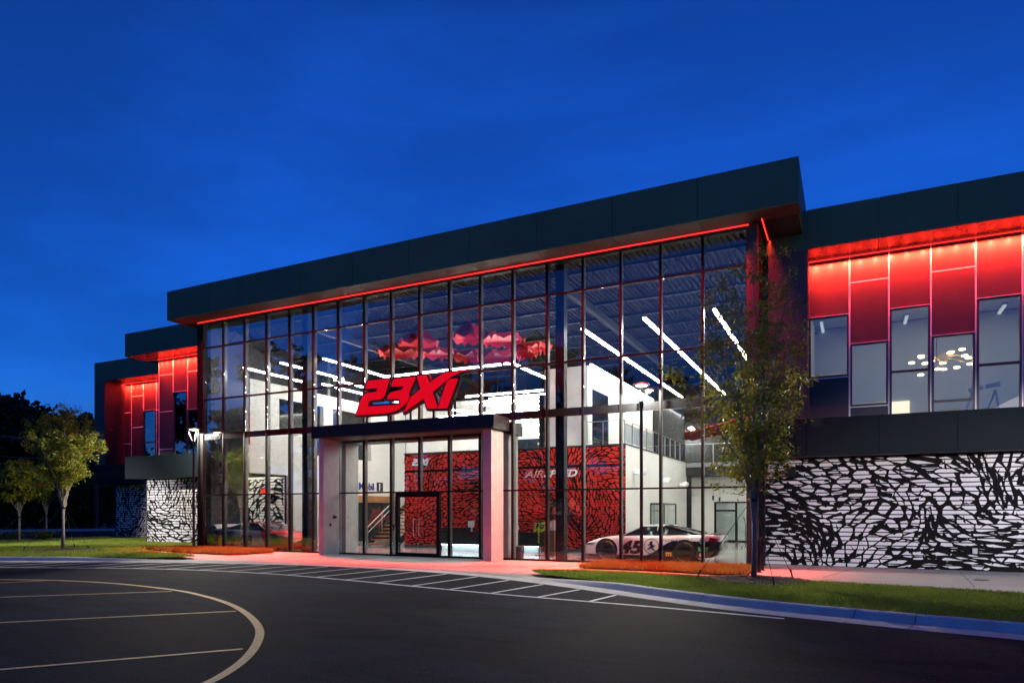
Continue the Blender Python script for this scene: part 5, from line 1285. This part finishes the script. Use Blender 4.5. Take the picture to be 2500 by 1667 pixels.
MB().lathe([(0, 0), (.38, 0), (.38, .75), (0, .75)], n=20).build('base', M_conc, pb); MB().lathe([(0, .75), (.14, .75), (.1, 6.5), (0, 6.5)], n=12).build('pole', M_black, pb)
# woodland edge beyond the verge
def forest_tree(loc, hgt, rad, label, grp, seed, n=2600, ls=.75, trunk=.28, base=.35):
    r = random.Random(seed); t = thing('woodland_tree', label, 'tree', loc, 0, grp); lean = (r.gauss(0, .3), r.gauss(0, .3))
    m = MB(); m.tube([(0, 0, -.2), (lean[0] * .4, lean[1] * .4, hgt * .5), (lean[0], lean[1], hgt * .93)], [trunk, trunk * .7, trunk * .2], 8)
    pts = []; cl = []
    for k in range(26):
        f = r.uniform(base, 1.0); q = rad * (math.sin(math.pi * min(1, (f - base) / (1 - base) * .82 + .16)) ** .7) * r.uniform(.35, 1.0); a = r.uniform(0, 6.28)
        c = Vector((lean[0] * f + q * math.cos(a), lean[1] * f + q * math.sin(a), hgt * f)); cl.append((c, rad * r.uniform(.22, .42)))
        m.tube([(lean[0] * f * .9, lean[1] * f * .9, hgt * f * .86), c], [trunk * .25, trunk * .06], 5)
    m.build('trunk', M_bark2, t, smooth=True)
    for k in range(n):
        c, s = r.choice(cl); u_ = Vector((r.gauss(0, 1), r.gauss(0, 1), r.gauss(0, .75))).normalized() * s * (r.random() ** .4); pts.append(tuple(c + u_))
    leaves('crown', pts, ls, M_forest, t, seed, .1, .7)
rr = random.Random(12)
for i in range(26):
    u = -120 + i * 17.5; dep = rr.uniform(88, 112)
    d = ray(u, 1248); L = dep / CT if False else dep; s = L / math.hypot(d[0], d[1])
    top = {0: 905, 1: 900, 2: 915}.get(i // 2, 0)
    hpx = 212 + 50 * math.exp(-((u - 5) / 55.0) ** 2) + rr.uniform(-20, 15) - (0 if u < 230 else 40)
    hgt = H + hpx / F * (s)
    forest_tree((d[0] * s, -D + d[1] * s, 0.0), hgt, rr.uniform(3.2, 5.0), 'dark woodland tree standing beyond the verge', 'woodland trees', 100 + i)
for i in range(16):                                       # undergrowth along the woodland edge
    u = -60 + i * 24; dep = rr.uniform(78, 86); d = ray(u, 1248); s = dep / math.hypot(d[0], d[1])
    shrub((d[0] * s, -D + d[1] * s, .3), 2.4, rr.uniform(2.5, 5.0), 'dark bushy undergrowth at the foot of the woodland', 'woodland undergrowth', 200 + i, 900, .6)
# trees across the car park, seen mirrored in the glass
for i in range(34):
    x = -84 + i * 3.6 + rr.uniform(-1, 1); y = -24 - 17 * min(1, max(0, (x + 70) / 60)) + rr.uniform(-2.5, 2.5) - max(0, (x + 5) * .05)
    h_ = (17.5 if x < -24 else 17.5 - (x + 24) * .35 if x < -2 else 9.8) * rr.uniform(.88, 1.08)
    forest_tree((x, y, 0), h_, rr.uniform(2.6, 3.8), 'dark tree in the row across the car park mirrored in the lobby glass', 'trees across the car park', 300 + i, 1500, .8, base=.16)
for i in range(30):  # hedge added out of view to block the glow along the horizon
    x = -86 + i * 4.2; y = -27 - 17 * min(1, max(0, (x + 70) / 60)) - max(0, (x + 5) * .05)
    shrub((x, y, 0), 2.2, rr.uniform(2.5, 4.0), 'dense dark hedge bush added below the trees across the car park to block horizon glow', 'added bushes across the car park', 400 + i, 800, .7)
# overhead lines at the woodland
pw = []
for u in (-140, 236):
    d = ray(u, 1248); s = 74 / math.hypot(d[0], d[1]); pw.append(Vector((d[0] * s, -D + d[1] * s, 0)))
for p in pw:
    t = thing('utility_pole', 'tall grey wooden utility pole at the woodland edge', 'utility pole', tuple(p), 0, 'utility poles')
    MB().tube([(0, 0, -.2), (0, 0, 9.6)], [.17, .11], 10).build('pole', M_bark2, t); MB().obox((-1, 0, 8.6), (1, 0, 8.6), .1, .12).build('crossarm', M_bark2, t)
for k, z in enumerate((8.75, 8.75, 7.0, 5.2)):
    q = []
    for i in range(13):
        f = i / 12; p = pw[0].lerp(pw[1], f); q.append((p.x + (.8 if k == 1 else -.8 if k == 0 else 0), p.y, z - 1.0 * 4 * f * (1 - f) * .5))
    tag(MB().tube(q, .02, 4).build('overhead_wire', mat('wire', (.3, .3, .32), .4)), 'thin overhead wire strung between the utility poles', 'wire', 'overhead wires')
